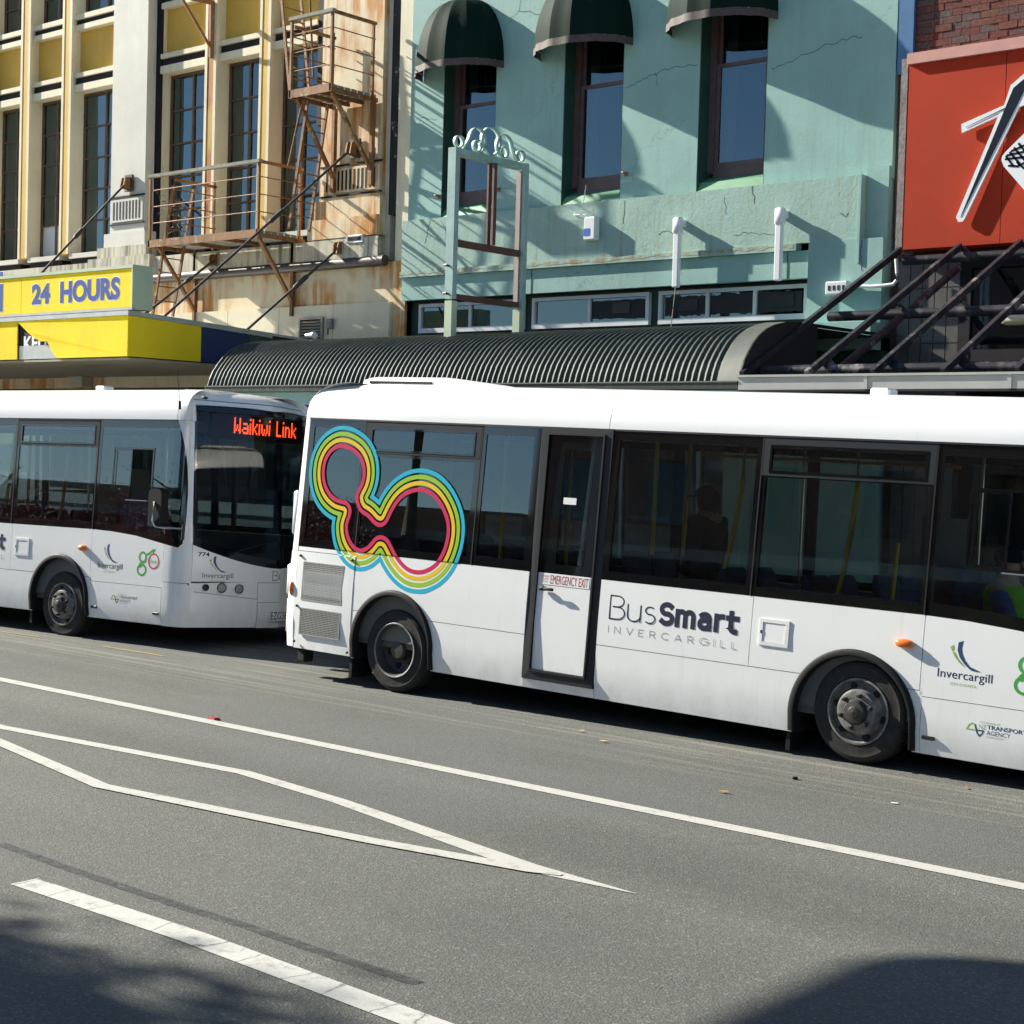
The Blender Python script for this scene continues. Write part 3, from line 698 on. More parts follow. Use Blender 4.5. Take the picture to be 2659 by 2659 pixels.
    pod.loft([[(x, .64, 3.03) for x, z in pr], [(x, .68, z-.02) for x, z in pr], [(x, .8, z) for x, z in pr], [(x, 1.62, z) for x, z in pr], [(x, 1.74, z-.02) for x, z in pr], [(x, 1.78, 3.03) for x, z in pr]], False)
    po = pod.obj('roof_cooler', M['white2'], B, 30); MB().box(-1.1, -.22, .655, .70, 3.098, 3.122).obj('intake_slot', M['under'], po)
    MB().bevbox(4.62, 4.80, .78, .95, 3.06, 3.15, .015).obj('roof_beacon_box', M['white2'], B)
    # lamps and fittings of the nose
    def on_nose(u, z, r, mats, nm, par=None):
        a = Vector(bp(u, z, .0)); b = Vector(bp(u, z, .1)); n = (b-a).normalized(); q = n.to_track_quat('Y', 'Z')
        l = MB().lathe([(-.01, r*1.04), (.012, r*1.06), (.016, r), (.006, r*.93)], 24).obj(nm, M['frame'], B, 40, a); l.rotation_mode = 'QUATERNION'; l.rotation_quaternion = q
        MB().lathe([(.0065, r*.92), (.0035, r*.5), (.0075, r*.2), (.008, .0)], 20).obj('reflector', mats, l, 40); MB().lathe([(.010, r*.93), (.016, r*.8), (.02, .0)], 20).obj('lens', M['hglass'], l, 60)
    for u, z, r, mt in ((7.44, .745, .038, M['rim_dark']), (7.64, .742, .055, M['reflector']), (7.86, .733, .052, M['reflector'])): on_nose(u, z, r, mt, 'headlamp')
    for k, (u0, z0, u1, z1) in enumerate(((7.72, 1.15, 8.35, 1.33), (8.45, 1.05, 8.75, 1.25))):
        w = MB(); w.tube([bp(min(u0+(u1-u0)*i/6, UF-.01), z0+(z1-z0)*i/6, .045) for i in range(7)], .009, 6); w.obj('wiper', M['black'], B)
        MB().lathe([(0, .025), (.06, .02)], 10, 'x', bp(min(u0, UF-.01), z0, .0)).obj('wiper_pivot', M['black'], B)
    # mirror on its arm
    m = MB(); rr = [(6.80, 1.44), (6.80, 1.83), (6.84, 1.865), (6.98, 1.865), (7.01, 1.83), (7.02, 1.48), (6.98, 1.43), (6.84, 1.43)]
    m.prism(rr, lambda p: (p[0], -.20, p[1]), lambda p: (p[0]+.01, -.10, p[1])); mo = m.obj('mirror', M['black'], B)
    MB().tube([(6.90, -.21, 1.72), (6.895, -.215, 1.5), (6.92, -.20, 1.44), (7.0, -.16, 1.425), (7.17, .0, 1.42), (7.19, .02, 1.40)], .013, 8).obj('mirror_arm', M['chrome'], mo); MB().tube([(7.19, .0, 1.47), (7.185, -.005, 1.29)], .02, 8).obj('mirror_bracket', M['frame'], mo)
    MB().tube([(7.0, .035, 2.80), (6.995, .03, 2.90)], .016, 8).obj('aerial_base', M['black'], B); MB().tube([(6.995, .03, 2.90), (6.965, .0, 3.25)], .004, 5).obj('aerial', M['black'], B)
    MB().bevbox(7.16, 7.22, .20, .27, 2.935, 2.965, .01).obj('marker_lamp', M['frame'], B)
    # inside
    it = MB(); it.box(-1.3, 7.2, .1, BW-.1, .44, .5); it.obj('floor', M['inside'], B)
    it = MB(); it.box(-1.25, 6.9, .16, BW-.16, 2.66, 2.69); it.obj('ceiling_lining', M['ceil'], B)
    it = MB(); it.box(-1.42, -1.38, .1, BW-.1, .5, 2.66); it.obj('rear_bulkhead', M['inside'], B)
    it = MB(); it.box(-1.3, 6.9, .07, .10, .5, 1.34); it.box(-1.3, 6.9, BW-.1, BW-.07, .5, 1.34); it.obj('wall_lining', M['inside'], B)
    seat = None
    for x in (-.55, .25, 1.05, 1.85, 3.75, 4.55):
        for y in (.14, .60, 1.42, 1.87):
            if x in (3.75,) and y > 1: continue
            if seat is None:
                s_ = MB(); s_.bevbox(0, .42, 0, .42, .40, .48, .03)
                s_.loft([[(-.02, .0, .46), (.07, .0, .46), (.07, .42, .46), (-.02, .42, .46)], [(-.10, .0, .98), (-.03, .0, .98), (-.03, .42, .98), (-.10, .42, .98)], [(-.11, .05, 1.05), (-.06, .05, 1.05), (-.06, .37, 1.05), (-.11, .37, 1.05)]], True, True)
                s_.box(.05, .36, .16, .26, 0, .42); seat = s_.obj('seat', M['seat'], B, 40, (x, y, .5))
            else: again(seat, B, (x, y, .5))
    P_ = lambda pts, r=.021, mt='pole': MB().tube(pts, r, 8).obj('grab_pole', M[mt], B, 60)
    y = .2
    P_([(1.19, y, 2.66), (1.22, y, .5)]); P_([(1.965, y, 2.66), (2.0, y, .5)]); P_([(2.905, y, 2.66), (2.93, y, 1.6)]); P_([(2.35, 1.6, 2.66), (2.34, 1.6, .5)])
    P_([(3.796, y, 2.66), (3.80, y, 2.31), (3.761, y, 1.93), (3.697, y, 1.62), (3.644, y, 1.41), (3.59, y, 1.2)]); P_([(4.85, y, 2.66), (4.866, y, 2.3), (4.845, y, 1.98), (4.797, y, 1.62), (4.752, y, 1.4), (4.70, y, 1.2)])
    P_([(3.60, 1.6, 2.66), (3.65, 1.6, .5)], .016, 'chrome'); P_([(4.68, 1.4, 1.85), (4.63, 1.4, .5)]); P_([(5.45, 1.3, 2.66), (5.47, 1.3, .5)], .016, 'chrome')
    P_([(2.9, .95, 2.52), (5.4, .95, 2.52)], .014)
    for a_, b_ in ((3.36, 3.92), (4.10, 5.50)): MB().box(a_, b_, .10, .16, 1.412, 1.428).obj('window_ledge', M['ledge_blue'], B)
    it = MB(); it.box(5.48, 5.52, .12, .95, .5, 2.1); it.obj('driver_screen', M['inside'], B)
    it = MB(); it.loft([[(6.75, .14, .5), (7.1, .14, .5), (7.2, .14, 1.0), (7.0, .14, 1.12), (6.72, .14, 1.05)], [(6.75, 1.25, .5), (7.4, 1.25, .5), (7.5, 1.25, .9), (7.2, 1.25, 1.08), (6.72, 1.25, 1.0)], [(6.95, BW-.2, .5), (7.1, BW-.2, .5), (7.2, BW-.2, .85), (7.1, BW-.2, .92), (6.95, BW-.2, .9)]], True, True); it.obj('dashboard', M['inside'], B)
    tor = MB(); c = Vector((6.62, .62, 1.18)); ax = Vector((-.45, 0, .9)).normalized(); e1 = Vector((0, 1, 0)); e2 = ax.cross(e1)
    tor.tube([c+e1*.22*math.cos(R(a))+e2*.22*math.sin(R(a)) for a in range(0, 361, 15)], .014, 6, False); tor.tube([c, c-ax*.3], .03, 8); tor.tube([c-e1*.22, c+e1*.22], .012, 6); tor.obj('steering_wheel', M['black'], B, 60)
    ds = MB(); ds.bevbox(5.72, 6.15, .38, .86, .86, .98, .04); ds.bevbox(5.62, 5.76, .38, .86, .96, 1.72, .04); ds.box(5.8, 6.08, .5, .74, .5, .88); ds.obj('driver_seat', M['seat'], B, 40)
    # destination display behind the windscreen
    ds = MB(); ds.box(7.08, 7.12, .42, 2.0, 2.50, 2.80); ds.obj('destination_box', M['black'], B)
    return B

# ------------------------------------------------------------------ ground
def asphalt():
    m, t, b = newmat('worn_asphalt'); b.inputs['Roughness'].default_value = .85
    v = coords(t, obj=False)
    big = noise(t, v, .35, 4); base = ramp(t, big, [(.3, (.075, .079, .069)), (.7, (.099, .102, .088))]).outputs[0]
    vo = t.nodes.new('ShaderNodeTexVoronoi'); vo.inputs['Scale'].default_value = 85; t.links.new(v.outputs[0], vo.inputs['Vector'])
    sep = t.nodes.new('ShaderNodeSeparateColor'); t.links.new(vo.outputs['Color'], sep.inputs[0])
    chip = ramp(t, sep, [(.0, .72), (.5, .97), (.86, 1.08), (.97, 1.65)]).outputs[0]
    col = mixc(t, 1., base, chip, 'MULTIPLY')
    fine = noise(t, v, 55, 6, .75); col = mixc(t, 1., col, ramp(t, fine, [(.32, .76), (.68, 1.2)]).outputs[0], 'MULTIPLY')
    # pale tyre-scuffed streaks along the bus stop lane
    vs_ = coords(t, (.12, 5., 1), obj=False); st = noise(t, vs_, 1.8, 5, .7)
    sp = t.nodes.new('ShaderNodeSeparateXYZ'); g = t.nodes.new('ShaderNodeNewGeometry'); t.links.new(g.outputs['Position'], sp.inputs[0])
    band = t.nodes.new('ShaderNodeMapRange'); band.inputs[1].default_value = 10.0; band.inputs[2].default_value = 10.7; t.links.new(sp.outputs[1], band.inputs[0])
    stf = t.nodes.new('ShaderNodeMath'); stf.operation = 'MULTIPLY'; t.links.new(ramp(t, st, [(.5, 0.), (.62, .55)]).outputs[0], stf.inputs[0]); t.links.new(band.outputs[0], stf.inputs[1])
    col = mixc(t, stf.outputs[0], col, (.23, .225, .185))
    dk = noise(t, coords(t, (.25, 1., 1), obj=False), .9, 3); col = mixc(t, ramp(t, dk, [(.55, 0.), (.75, .3)]).outputs[0], col, (.07, .072, .07))
    trk = noise(t, coords(t, (.03, 1., 1), obj=False), .55, 3); col = mixc(t, 1., col, ramp(t, trk, [(.35, .80), (.65, 1.16)]).outputs[0], 'MULTIPLY')
    pat = noise(t, coords(t, (.5, 1., 1), obj=False), .28, 2); col = mixc(t, ramp(t, pat, [(.52, 0.), (.56, .35)]).outputs[0], col, (.088, .094, .090))
    oil = noise(t, v, 2.3, 5, .7); col = mixc(t, ramp(t, oil, [(.64, 0.), (.72, .5)]).outputs[0], col, (.045, .047, .046))
    t.links.new(col, b.inputs['Base Color'])
    mh = t.nodes.new('ShaderNodeMath'); mh.operation = 'ADD'; t.links.new(vo.outputs['Distance'], mh.inputs[0]); t.links.new(fine.outputs[0], mh.inputs[1])
    bump(t, b, mh.outputs[0], .55, .006)
    return m
def roadpaint(name, c=(.44, .44, .395), crack=True, wear=(.53, .68)):
    m, t, b = newmat(name); b.inputs['Roughness'].default_value = .7; v = coords(t, obj=False)
    n = noise(t, v, 30, 7, .75); col = ramp(t, n, [(.3, tuple(x*.86 for x in c)), (.7, c)]).outputs[0]
    n2 = noise(t, v, 7, 8, .8); col = mixc(t, ramp(t, n2, [(wear[0], 0.), (wear[1], .7)]).outputs[0], col, (.12, .12, .11))
    if crack:
        vo = t.nodes.new('ShaderNodeTexVoronoi'); vo.feature = 'DISTANCE_TO_EDGE'; vo.inputs['Scale'].default_value = 2.6
        mp = coords(t, (1, .5, 1), obj=False); wn = noise(t, mp, 6, 4); av = t.nodes.new('ShaderNodeVectorMath'); av.operation = 'ADD'; sc = t.nodes.new('ShaderNodeVectorMath'); sc.operation = 'SCALE'; sc.inputs['Scale'].default_value = .12
        t.links.new(wn.outputs['Color'], sc.inputs[0]); t.links.new(mp.outputs[0], av.inputs[0]); t.links.new(sc.outputs[0], av.inputs[1]); t.links.new(av.outputs[0], vo.inputs['Vector'])
        col = mixc(t, ramp(t, vo, [(0., .9), (.018, 0.)]).outputs[0], col, (.09, .09, .085))
    t.links.new(col, b.inputs['Base Color']); bump(t, b, noise(t, v, 70, 6).outputs[0], .35, .004)
    return m
M['asphalt'] = asphalt(); M['paint'] = roadpaint('road_line_paint', crack=False); M['paint_cracked'] = roadpaint('cracked_road_paint', (.47, .47, .43))
M['tar'] = plain('tar_seal', (.052, .055, .056), .6, var=.35, vscale=30, bmp=.3)
def tarmat():
    m, t, b = newmat('tar_seal'); b.inputs['Base Color'].default_value = (.05, .053, .055, 1); b.inputs['Roughness'].default_value = .6
    tr = t.nodes.new('ShaderNodeBsdfTransparent'); mx = t.nodes.new('ShaderNodeMixShader'); n = noise(t, coords(t, (.6, 1, 1), obj=False), 16, 7, .75)
    t.links.new(ramp(t, n, [(.40, .15), (.62, .95)]).outputs[0], mx.inputs[0]); t.links.new(tr.outputs[0], mx.inputs[1]); t.links.new(b.outputs[0], mx.inputs[2]); t.links.new(mx.outputs[0], t.nodes['Material Output'].inputs[0]); return m
M['tar'] = tarmat()
M['yellowpaint'] = roadpaint('faded_yellow_paint', (.34, .24, .05), False, (.42, .6))
M['paving'] = plain('grey_paving', (.26, .25, .23), .85, var=.2, vscale=8, bmp=.3)
M['kerb'] = plain('concrete_kerb', (.30, .29, .27), .85, var=.2, vscale=6, bmp=.3)
road = MB().quad((-900, -900, 0), (900, -900, 0), (900, 900, 0), (-900, 900, 0)).obj('road', M['asphalt']); road['kind'] = 'structure'
def strip_path(name, pts, w, z, mat, taper=None):
    L, Rr = stroke_ribbon(pts, w, False); v = []; f = []
    if taper:
        for i, k in enumerate(taper): m_ = (L[i]+Rr[i])/2; L[i] = m_+(L[i]-m_)*k; Rr[i] = m_+(Rr[i]-m_)*k
    for a, b in zip(L, Rr): v += [(a[0], a[1], z), (b[0], b[1], z)]
    for i in range(len(L)-1): f.append((2*i, 2*i+1, 2*i+3, 2*i+2))
    return mk(name, v, f, mat, road)
strip_path('lane_line', [(-60, 8.95), (-14.3, 8.90), (-4.2, 8.895), (30, 8.88)], .145, .004, M['paint'])
gp = lambda zf, pts: [tuple(G(*zf(*p)).to_2d()) for p in pts]
ZR = zoom(0, 1700, 959); ZD = zoom(0, 0, 2659)
a_ = gp(ZD, [(-300, 1372), (0, 1372), (460, 1458), (640, 1512), (1000, 1638), (1200, 1687)]); a_[0] = (a_[1][0]-3., a_[1][1]+.12)
strip_path('marking_line', a_[:6], .125, .004, M['paint'], [1, 1, 1, 1, 1.25, .06])
b_ = gp(ZD, [(0, 1402), (190, 1484), (700, 1588), (1000, 1642), (1060, 1653)]); b_.insert(0, (b_[0][0]*2-b_[1][0], b_[0][1]*2-b_[1][1]))
strip_path('marking_line', b_, .125, .008, M['paint'], [1, 1, 1, 1, 1, .3])
strip_path('lane_dash', [(-7.62, 4.905), (-6.2, 4.93), (-4.6, 4.87), (-3.0, 4.84)], .165, .004, M['paint_cracked'])
strip_path('lane_dash', [(-16.6, 4.86), (-12.4, 4.88)], .185, .004, M['paint_cracked'])
c_ = gp(ZR, [(0, 990), (180, 1055), (400, 1135), (700, 1235), (1000, 1335), (1300, 1425), (1600, 1530), (1932, 1640)]); c_.append(tuple(G(1085, 2555).to_2d()))
for i, (p, q) in enumerate(zip(c_, c_[1:])): pass
strip_path('tar_seam', c_, .075, .004, M['tar'])
strip_path('worn_yellow_line', gp(zoom(0, 1350, 400), [(0, 1400), (500, 1470)]), .05, .004, M['yellowpaint']); strip_path('worn_yellow_line', gp(zoom(0, 1350, 400), [(1300, 1590), (1932, 1690)]) + gp(zoom(400, 1350, 400), [(110, 1710)]), .06, .004, M['yellowpaint'])
fp = MB(); fp.box(-300, 300, 14.32, 18.9, -.2, .15); fo = fp.obj('footpath', M['paving']); fo['kind'] = 'structure'
MB().box(-300, 300, 14.12, 14.318, -.2, .148).obj('kerb', M['kerb'], fo)
fp = MB(); fp.box(-300, 300, -30, 1.2, -.2, .15); fo2 = fp.obj('near_footpath', M['paving']); fo2['kind'] = 'structure'
MB().box(-300, 300, 1.202, 1.4, -.2, .148).obj('kerb', M['kerb'], fo2)
# litter
M['leaf1'] = plain('orange_leaf', (.45, .22, .05), .7, var=.2, vscale=60); M['leaf2'] = plain('brown_leaf', (.30, .12, .05), .7, var=.2, vscale=60); M['leaf3'] = plain('pale_straw_leaf', (.50, .40, .22), .7, var=.2, vscale=60)
M['litter_red'] = plain('red_plastic', (.45, .03, .03), .3, var=.1); M['paper'] = plain('white_scrap', (.7, .7, .68), .7); M['blackbit'] = plain('black_scrap', (.02, .02, .02), .6)
def leaf(px, py, size, mat, label, rz, curl=.3):
    size *= .5; p = G(px, py); m = MB(); n = 7; rows = []
    for i in range(n):
        t = i/(n-1); w = size*.22*math.sin(math.pi*min(1, t*1.02+.02))**.8; z = .012+curl*size*(t-.4)**2
        rows.append([(size*(t-.5), -w, z+.25*w), (size*(t-.5), 0, z), (size*(t-.5), w, z+.25*w)])
    m.loft(rows, False); m.tube([(size*.5, 0, .02), (size*.72, size*.04, .03)], size*.012, 5)
    o = m.obj('fallen_leaf', mat, None, 60, p); o.rotation_euler.z = rz; tag(o, label, 'leaf', 'leaves and scraps scattered on the road'); return o
leaf(1879, 2060, .17, M['leaf1'], 'bright orange dry leaf lying on the road above the solid white line', .4)
leaf(1510, 1901, .13, M['leaf3'], 'small pale straw leaf on the road nearest below the emergency door', 1.2)
leaf(1566, 1928, .17, M['leaf3'], 'longer straw coloured leaf on the road below the emergency door', .2)
leaf(2508, 2048, .12, M['leaf2'], 'brown curled leaf on the road at the right by the front wheel shadow', 2.0)
leaf(228, 1718, .11, M['leaf2'], 'tiny brown leaf on the road in front of the left bus', .9)
leaf(862, 1814, .07, M['leaf2'], 'tiny dark leaf on the road left of the rear wheel', 2.4)
o = MB().bevbox(-.022, .022, -.015, .015, .004, .022, .005).obj('plastic_scrap', M['blackbit'], None, None, G(2064, 2024)); o.rotation_euler.z = .7; tag(o, 'small black scrap on the road below the front wheel of the near bus', 'litter')
o = MB().bevbox(-.025, .025, -.012, .012, .004, .010, .002).obj('paper_scrap', M['paper'], None, None, G(2323, 2088)); o.rotation_euler.z = .3; tag(o, 'white paper scrap on the road at the right', 'litter')
rl = empty('road_stud', G(556, 1869), 'red raised road stud beside the solid white line', 'road stud'); rl.scale = (.7, .7, .7)
MB().loft([[(-.07, -.05, .004), (.07, -.05, .004), (.07, .05, .004), (-.07, .05, .004)], [(-.05, -.04, .028), (.05, -.04, .028), (.05, .04, .028), (-.05, .04, .028)]], True, True).obj('body', M['litter_red'], rl)
MB().loft([[(-.072, -.04, .008), (-.072, .04, .008), (-.05, .035, .026), (-.05, -.035, .026)], [(-.076, -.038, .008), (-.076, .038, .008), (-.054, .033, .027), (-.054, -.033, .027)]], True, True).obj('reflector', M['white2'], rl)

# ------------------------------------------------------------------ buses
def rot(yaw, pitch, lean):
    y, p, a = R(yaw), R(pitch), R(lean)
    Rz = Matrix(((math.cos(y), -math.sin(y), 0), (math.sin(y), math.cos(y), 0), (0, 0, 1)))
    Ry = Matrix(((math.cos(p), 0, -math.sin(p)), (0, 1, 0), (math.sin(p), 0, math.cos(p))))
    Rx = Matrix(((1, 0, 0), (0, math.cos(a), math.sin(a)), (0, -math.sin(a), math.cos(a))))
    return Rz @ Ry @ Rx
bus = build_bus(.523, .424)
MAINM = Matrix.Translation((-11.33, 11.30, 0)) @ rot(1.8, -1.1, 2.2).to_4x4()
LEFTM = Matrix.Translation((-22.213, 10.984, -.027)) @ rot(5.45, .19, 2.10).to_4x4()
bus2 = copy_tree(bus)
for c in bus2.children:
    if c.name.startswith('wheel') and not c.name.startswith('wheel_') : c.location.z = .397+(.018 if c.location.x < 1 else 0)
for c in bus.children:
    if c.name.startswith('operator_'): c.location.x -= .085
bus.matrix_world = MAINM; bus2.matrix_world = LEFTM
tag(bus, 'white single deck city bus in front with the concentric rainbow emblem on its rear windows', 'bus', 'buses parked at the stop')
tag(bus2, 'white single deck city bus behind at the left with a lit Waikiwi Link sign', 'bus', 'buses parked at the stop')
# lit dot matrix and front markings of the left bus
DOT = {'W': ['10001','10001','10001','10101','10101','11011','10001'], 'a': ['00000','00000','01110','00001','01111','10001','01111'], 'i': ['1','0','1','1','1','1','1'], 'k': ['1000','1000','1001','1010','1100','1010','1001'],
 'w': ['00000','00000','10001','10001','10101','10101','01010'], 'L': ['1000']*6+['1111'], 'n': ['0000','0000','1110','1001','1001','1001','1001'], ' ': ['000']*7}
def emit(name, c, s):
    m, t, b = newmat(name); b.inputs['Base Color'].default_value = (0, 0, 0, 1); b.inputs['Emission Color'].default_value = (*c, 1); b.inputs['Emission Strength'].default_value = s; return m
cols = sum(len(DOT[c][0])+1 for c in 'Waikiwi Link')-1; y0, y1, z0, z1 = .80, 1.88, 2.575, 2.765; px = (y1-y0)/(cols*2); k = 0; m = MB(); pz = (z1-z0)/14
for ch in 'Waikiwi Link':
    g = DOT[ch]
    for r_ in range(14):
        for c_i in range(len(g[0])*2):
            if g[r_//2][c_i//2] == '1':
                yy = y0+(k*2+c_i)*px; zz = z1-(r_+1)*pz; m.quad((7.124, yy+px*.12, zz+pz*.2), (7.124, yy+px*.88, zz+pz*.2), (7.124, yy+px*.88, zz+pz*.82), (7.124, yy+px*.12, zz+pz*.82))
    k += len(g[0])+1
o = m.obj('led_dots', emit('red_led', (1, .06, .015), 3.2), bus2); o['kind'] = 'stuff'
FN = lambda off=.0012: (lambda u, z, o=0.: bp(u, z, off+o))
text_mesh('lettering', '774', (7.335, 7.475, 1.105, 1.155), FN(), M['black'], bus2, .02)
council_logo(bus2, FN(), 7.40-5.77, -.045, .88)
stroke_text('lettering', 'Bus', (8.30, 8.55, .838, .945), .007, FN(), M['navy'], bus2, .05); stroke_text('lettering', 'Smart', (8.575, 8.80, .845, .93), .02, FN(), M['navy'], bus2, .13)
pl = empty('number_plate'); pl.parent = bus2
xp = bp(UF, .42, .02)[0]; MB().bevbox(xp, xp+.012, 1.03, 1.39, .352, .482, .003).obj('plate', M['white2'], pl)
text_mesh('lettering', 'EZG387', (1.045, 1.375, .372, .462), lambda a, b, o=0.: (xp+.0135, a, b), M['black'], pl)

# people in the near bus, posed as seen through the glass
def skinned(name, nodes, edges, root, mat, label, cat, M4, sub=2):
    me = bpy.data.meshes.new(name); me.from_pydata([n[0] for n in nodes], edges, []); me.update()
    o = bpy.data.objects.new(name, me); COL.objects.link(o); me.materials.append(mat)
    sk = o.modifiers.new('skin', 'SKIN'); sk.use_smooth_shade = True
    for i, n in enumerate(nodes):
        r_ = n[1]; me.skin_vertices[0].data[i].radius = (r_, r_) if not isinstance(r_, tuple) else r_; me.skin_vertices[0].data[i].use_root = (i == root)
    sd = o.modifiers.new('sub', 'SUBSURF'); sd.levels = sub; sd.render_levels = sub
    o.matrix_world = M4
    if label: tag(o, label, cat)
    return o
M['skin'] = plain('skin', (.42, .26, .19), .55, var=.06, vscale=20); M['dark_cloth'] = plain('black_jacket', (.008, .009, .011), .9, var=.2, vscale=20, bmp=.2); M['vest'] = plain('hi_vis_green_vest', (.22, .62, .04), .7, var=.08, vscale=20, bmp=.2); M['blue_cloth'] = plain('blue_shirt', (.06, .13, .36), .85, var=.15, vscale=20)
def body_nodes(x, y, zf_, h, face, sit=False, arms='down'):
    """joint positions of an adult; face = +1 looks to the nose of the bus, -1 to the tail"""
    s = h/1.75; n = {}; f = face
    hip = .95*s if not sit else .47*s
    P = lambda dx, dy, z: (x+dx*f, y+dy, zf_+z)
    n['pelvis'] = (P(0, 0, hip), (.16*s, .12*s)); n['waist'] = (P(.0, 0, hip+.17*s), (.145*s, .105*s)); n['chest'] = (P(.01, 0, hip+.36*s), (.17*s, .12*s)); n['collar'] = (P(0, 0, hip+.50*s), (.10*s, .09*s)); n['neck'] = (P(.015, 0, hip+.565*s), .06*s); n['skull'] = (P(.03, 0, hip+.66*s), (.078*s, .095*s)); n['crown'] = (P(.02, 0, hip+.75*s), (.07*s, .085*s))
    for q, sd in (('l', 1), ('r', -1)):
        n['sh'+q] = (P(0, .19*sd*s, hip+.47*s), .075*s); n['el'+q] = (P(-.02 if arms == 'down' else .18, .25*sd*s, hip+.20*s), .052*s); n['wr'+q] = (P(.08 if arms == 'down' else .42, .24*sd*s if arms == 'down' else .18*sd*s, hip+(-.03 if arms == 'down' else .22)*s), .036*s)
        n['ha'+q] = (P(.10 if arms == 'down' else .47, .24*sd*s if arms == 'down' else .18*sd*s, hip+(-.1 if arms == 'down' else .23)*s), .04*s)
        n['hp'+q] = (P(0, .09*sd*s, hip-.05*s), .10*s)
        if sit: n['kn'+q] = (P(.42*s, .12*sd*s, hip), .07*s); n['an'+q] = (P(.40*s, .12*sd*s, .09*s), .045*s); n['to'+q] = (P(.58*s, .13*sd*s, .04*s), .04*s)
        else: n['kn'+q] = (P(.02, .10*sd*s, .5*s), .068*s); n['an'+q] = (P(0, .10*sd*s, .09*s), .045*s); n['to'+q] = (P(.16*s, .11*sd*s, .04*s), .04*s)
    ks = list(n); E = []
    for a, b in (('pelvis','waist'),('waist','chest'),('chest','collar'),('collar','neck'),('neck','skull'),('skull','crown')): E.append((ks.index(a), ks.index(b)))
    for q in 'lr':
        for a, b in (('collar','sh'),('sh','el'),('el','wr'),('wr','ha'),('pelvis','hp'),('hp','kn'),('kn','an'),('an','to')): E.append((ks.index(a if a in ('collar','pelvis') else a+q), ks.index(b+q)))
    return [n[k] for k in ks], E, ks, n
def person(x, y, zf_, h, face, cloth, label, M4, sit=False, arms='down', cap=None, sleeve=None):
    nodes, E, ks, n = body_nodes(x, y, zf_, h, face, sit, arms)
    o = skinned('person', nodes, E, 0, M['skin'], label, 'person', M4)
    s = h/1.75
    # clothing: the same joints a little thicker, without head and hands
    keep = [k for k in ks if k not in ('skull', 'crown', 'neck') and not k.startswith('ha')]
    if sleeve: keep = [k for k in keep if not k.startswith(('el', 'wr'))]
    idx = {k: i for i, k in enumerate(keep)}
    nd = [(n[k][0], tuple(v+.018 for v in n[k][1]) if isinstance(n[k][1], tuple) else n[k][1]+.018) for k in keep]
    ee = [(idx[ks[a]], idx[ks[b]]) for a, b in E if ks[a] in idx and ks[b] in idx]
    c = skinned('clothing', nd, ee, 0, cloth, None, None, Matrix.Identity(4)); c.parent = o
    if sleeve:
        for q in 'lr':
            c = skinned('sleeve', [(n[k+q][0], n[k+q][1]+.02) for k in ('sh', 'el', 'wr')], [(0, 1), (1, 2)], 0, sleeve, None, None, Matrix.Identity(4)); c.parent = o
    hx, hy, hz = n['skull'][0]; f = face
    if cap:
        m = MB(); rows = []
        for a in range(0, 91, 15): rr = .115*s*math.cos(R(a)); rows.append([(hx-.005*f+rr*1.1*math.cos(R(b)), hy+rr*.92*math.sin(R(b)), hz+.03*s+.12*s*math.sin(R(a))) for b in range(0, 360, 20)])
        m.loft(rows, True); m.loft([[(hx+f*(.07+.13*math.cos(R(b)))*s, hy+.085*s*math.sin(R(b)), hz+.035*s-.01*math.cos(R(b))) for b in range(-90, 91, 15)], [(hx+f*(.07+.13*math.cos(R(b)))*s, hy+.085*s*math.sin(R(b)), hz+.047*s-.01*math.cos(R(b))) for b in range(-90, 91, 15)]], True, True)
        m.obj('cap', cap, o, 50); m = MB(); rows = []
        for a in range(-90, 31, 15): rr = .112*s*math.cos(R(a)); rows.append([(hx-.028*f+rr*1.05*math.cos(R(b)), hy+rr*.95*math.sin(R(b)), hz+.0*s+.15*s*math.sin(R(a))) for b in range(0, 360, 20)])
        m.loft(rows, True); m.obj('hair', cloth, o, 50)
    else:
        m = MB(); rows = []
        for a in range(-20, 91, 11): rr = .105*s*math.cos(R(a)); rows.append([(hx-.02*f+rr*1.1*math.cos(R(b)), hy+rr*.95*math.sin(R(b)), hz+.05*s+.1*s*math.sin(R(a))) for b in range(0, 360, 20)])
        m.loft(rows, True); m.obj('hair', M['dark_cloth'], o, 50)
    m = MB(); m.loft([[(hx+f*.095*s, hy-.012, hz-.005), (hx+f*.095*s, hy+.012, hz-.005), (hx+f*.125*s, hy, hz-.02)], [(hx+f*.09*s, hy-.008, hz+.03), (hx+f*.09*s, hy+.008, hz+.03), (hx+f*.1*s, hy, hz+.03)]], True, True); m.obj('nose', M['skin'], o)
    for sd in (-1, 1): MB().lathe([(0, .02), (.006, .028), (.012, .01)], 10, 'y', (hx, hy+sd*.085*s, hz+.01)).obj('ear', M['skin'], o)
    return o
person(2.98, 1.0, .5, 1.74, -1, M['dark_cloth'], 'standing passenger in black jacket and dark cap inside the near bus', MAINM, cap=M['dark_cloth'])
person(5.98, .62, .62, 1.78, 1, M['vest'], 'seated driver in green hi-vis vest and blue sleeves at the right edge', MAINM, sit=True, arms='fwd', sleeve=M['blue_cloth'])

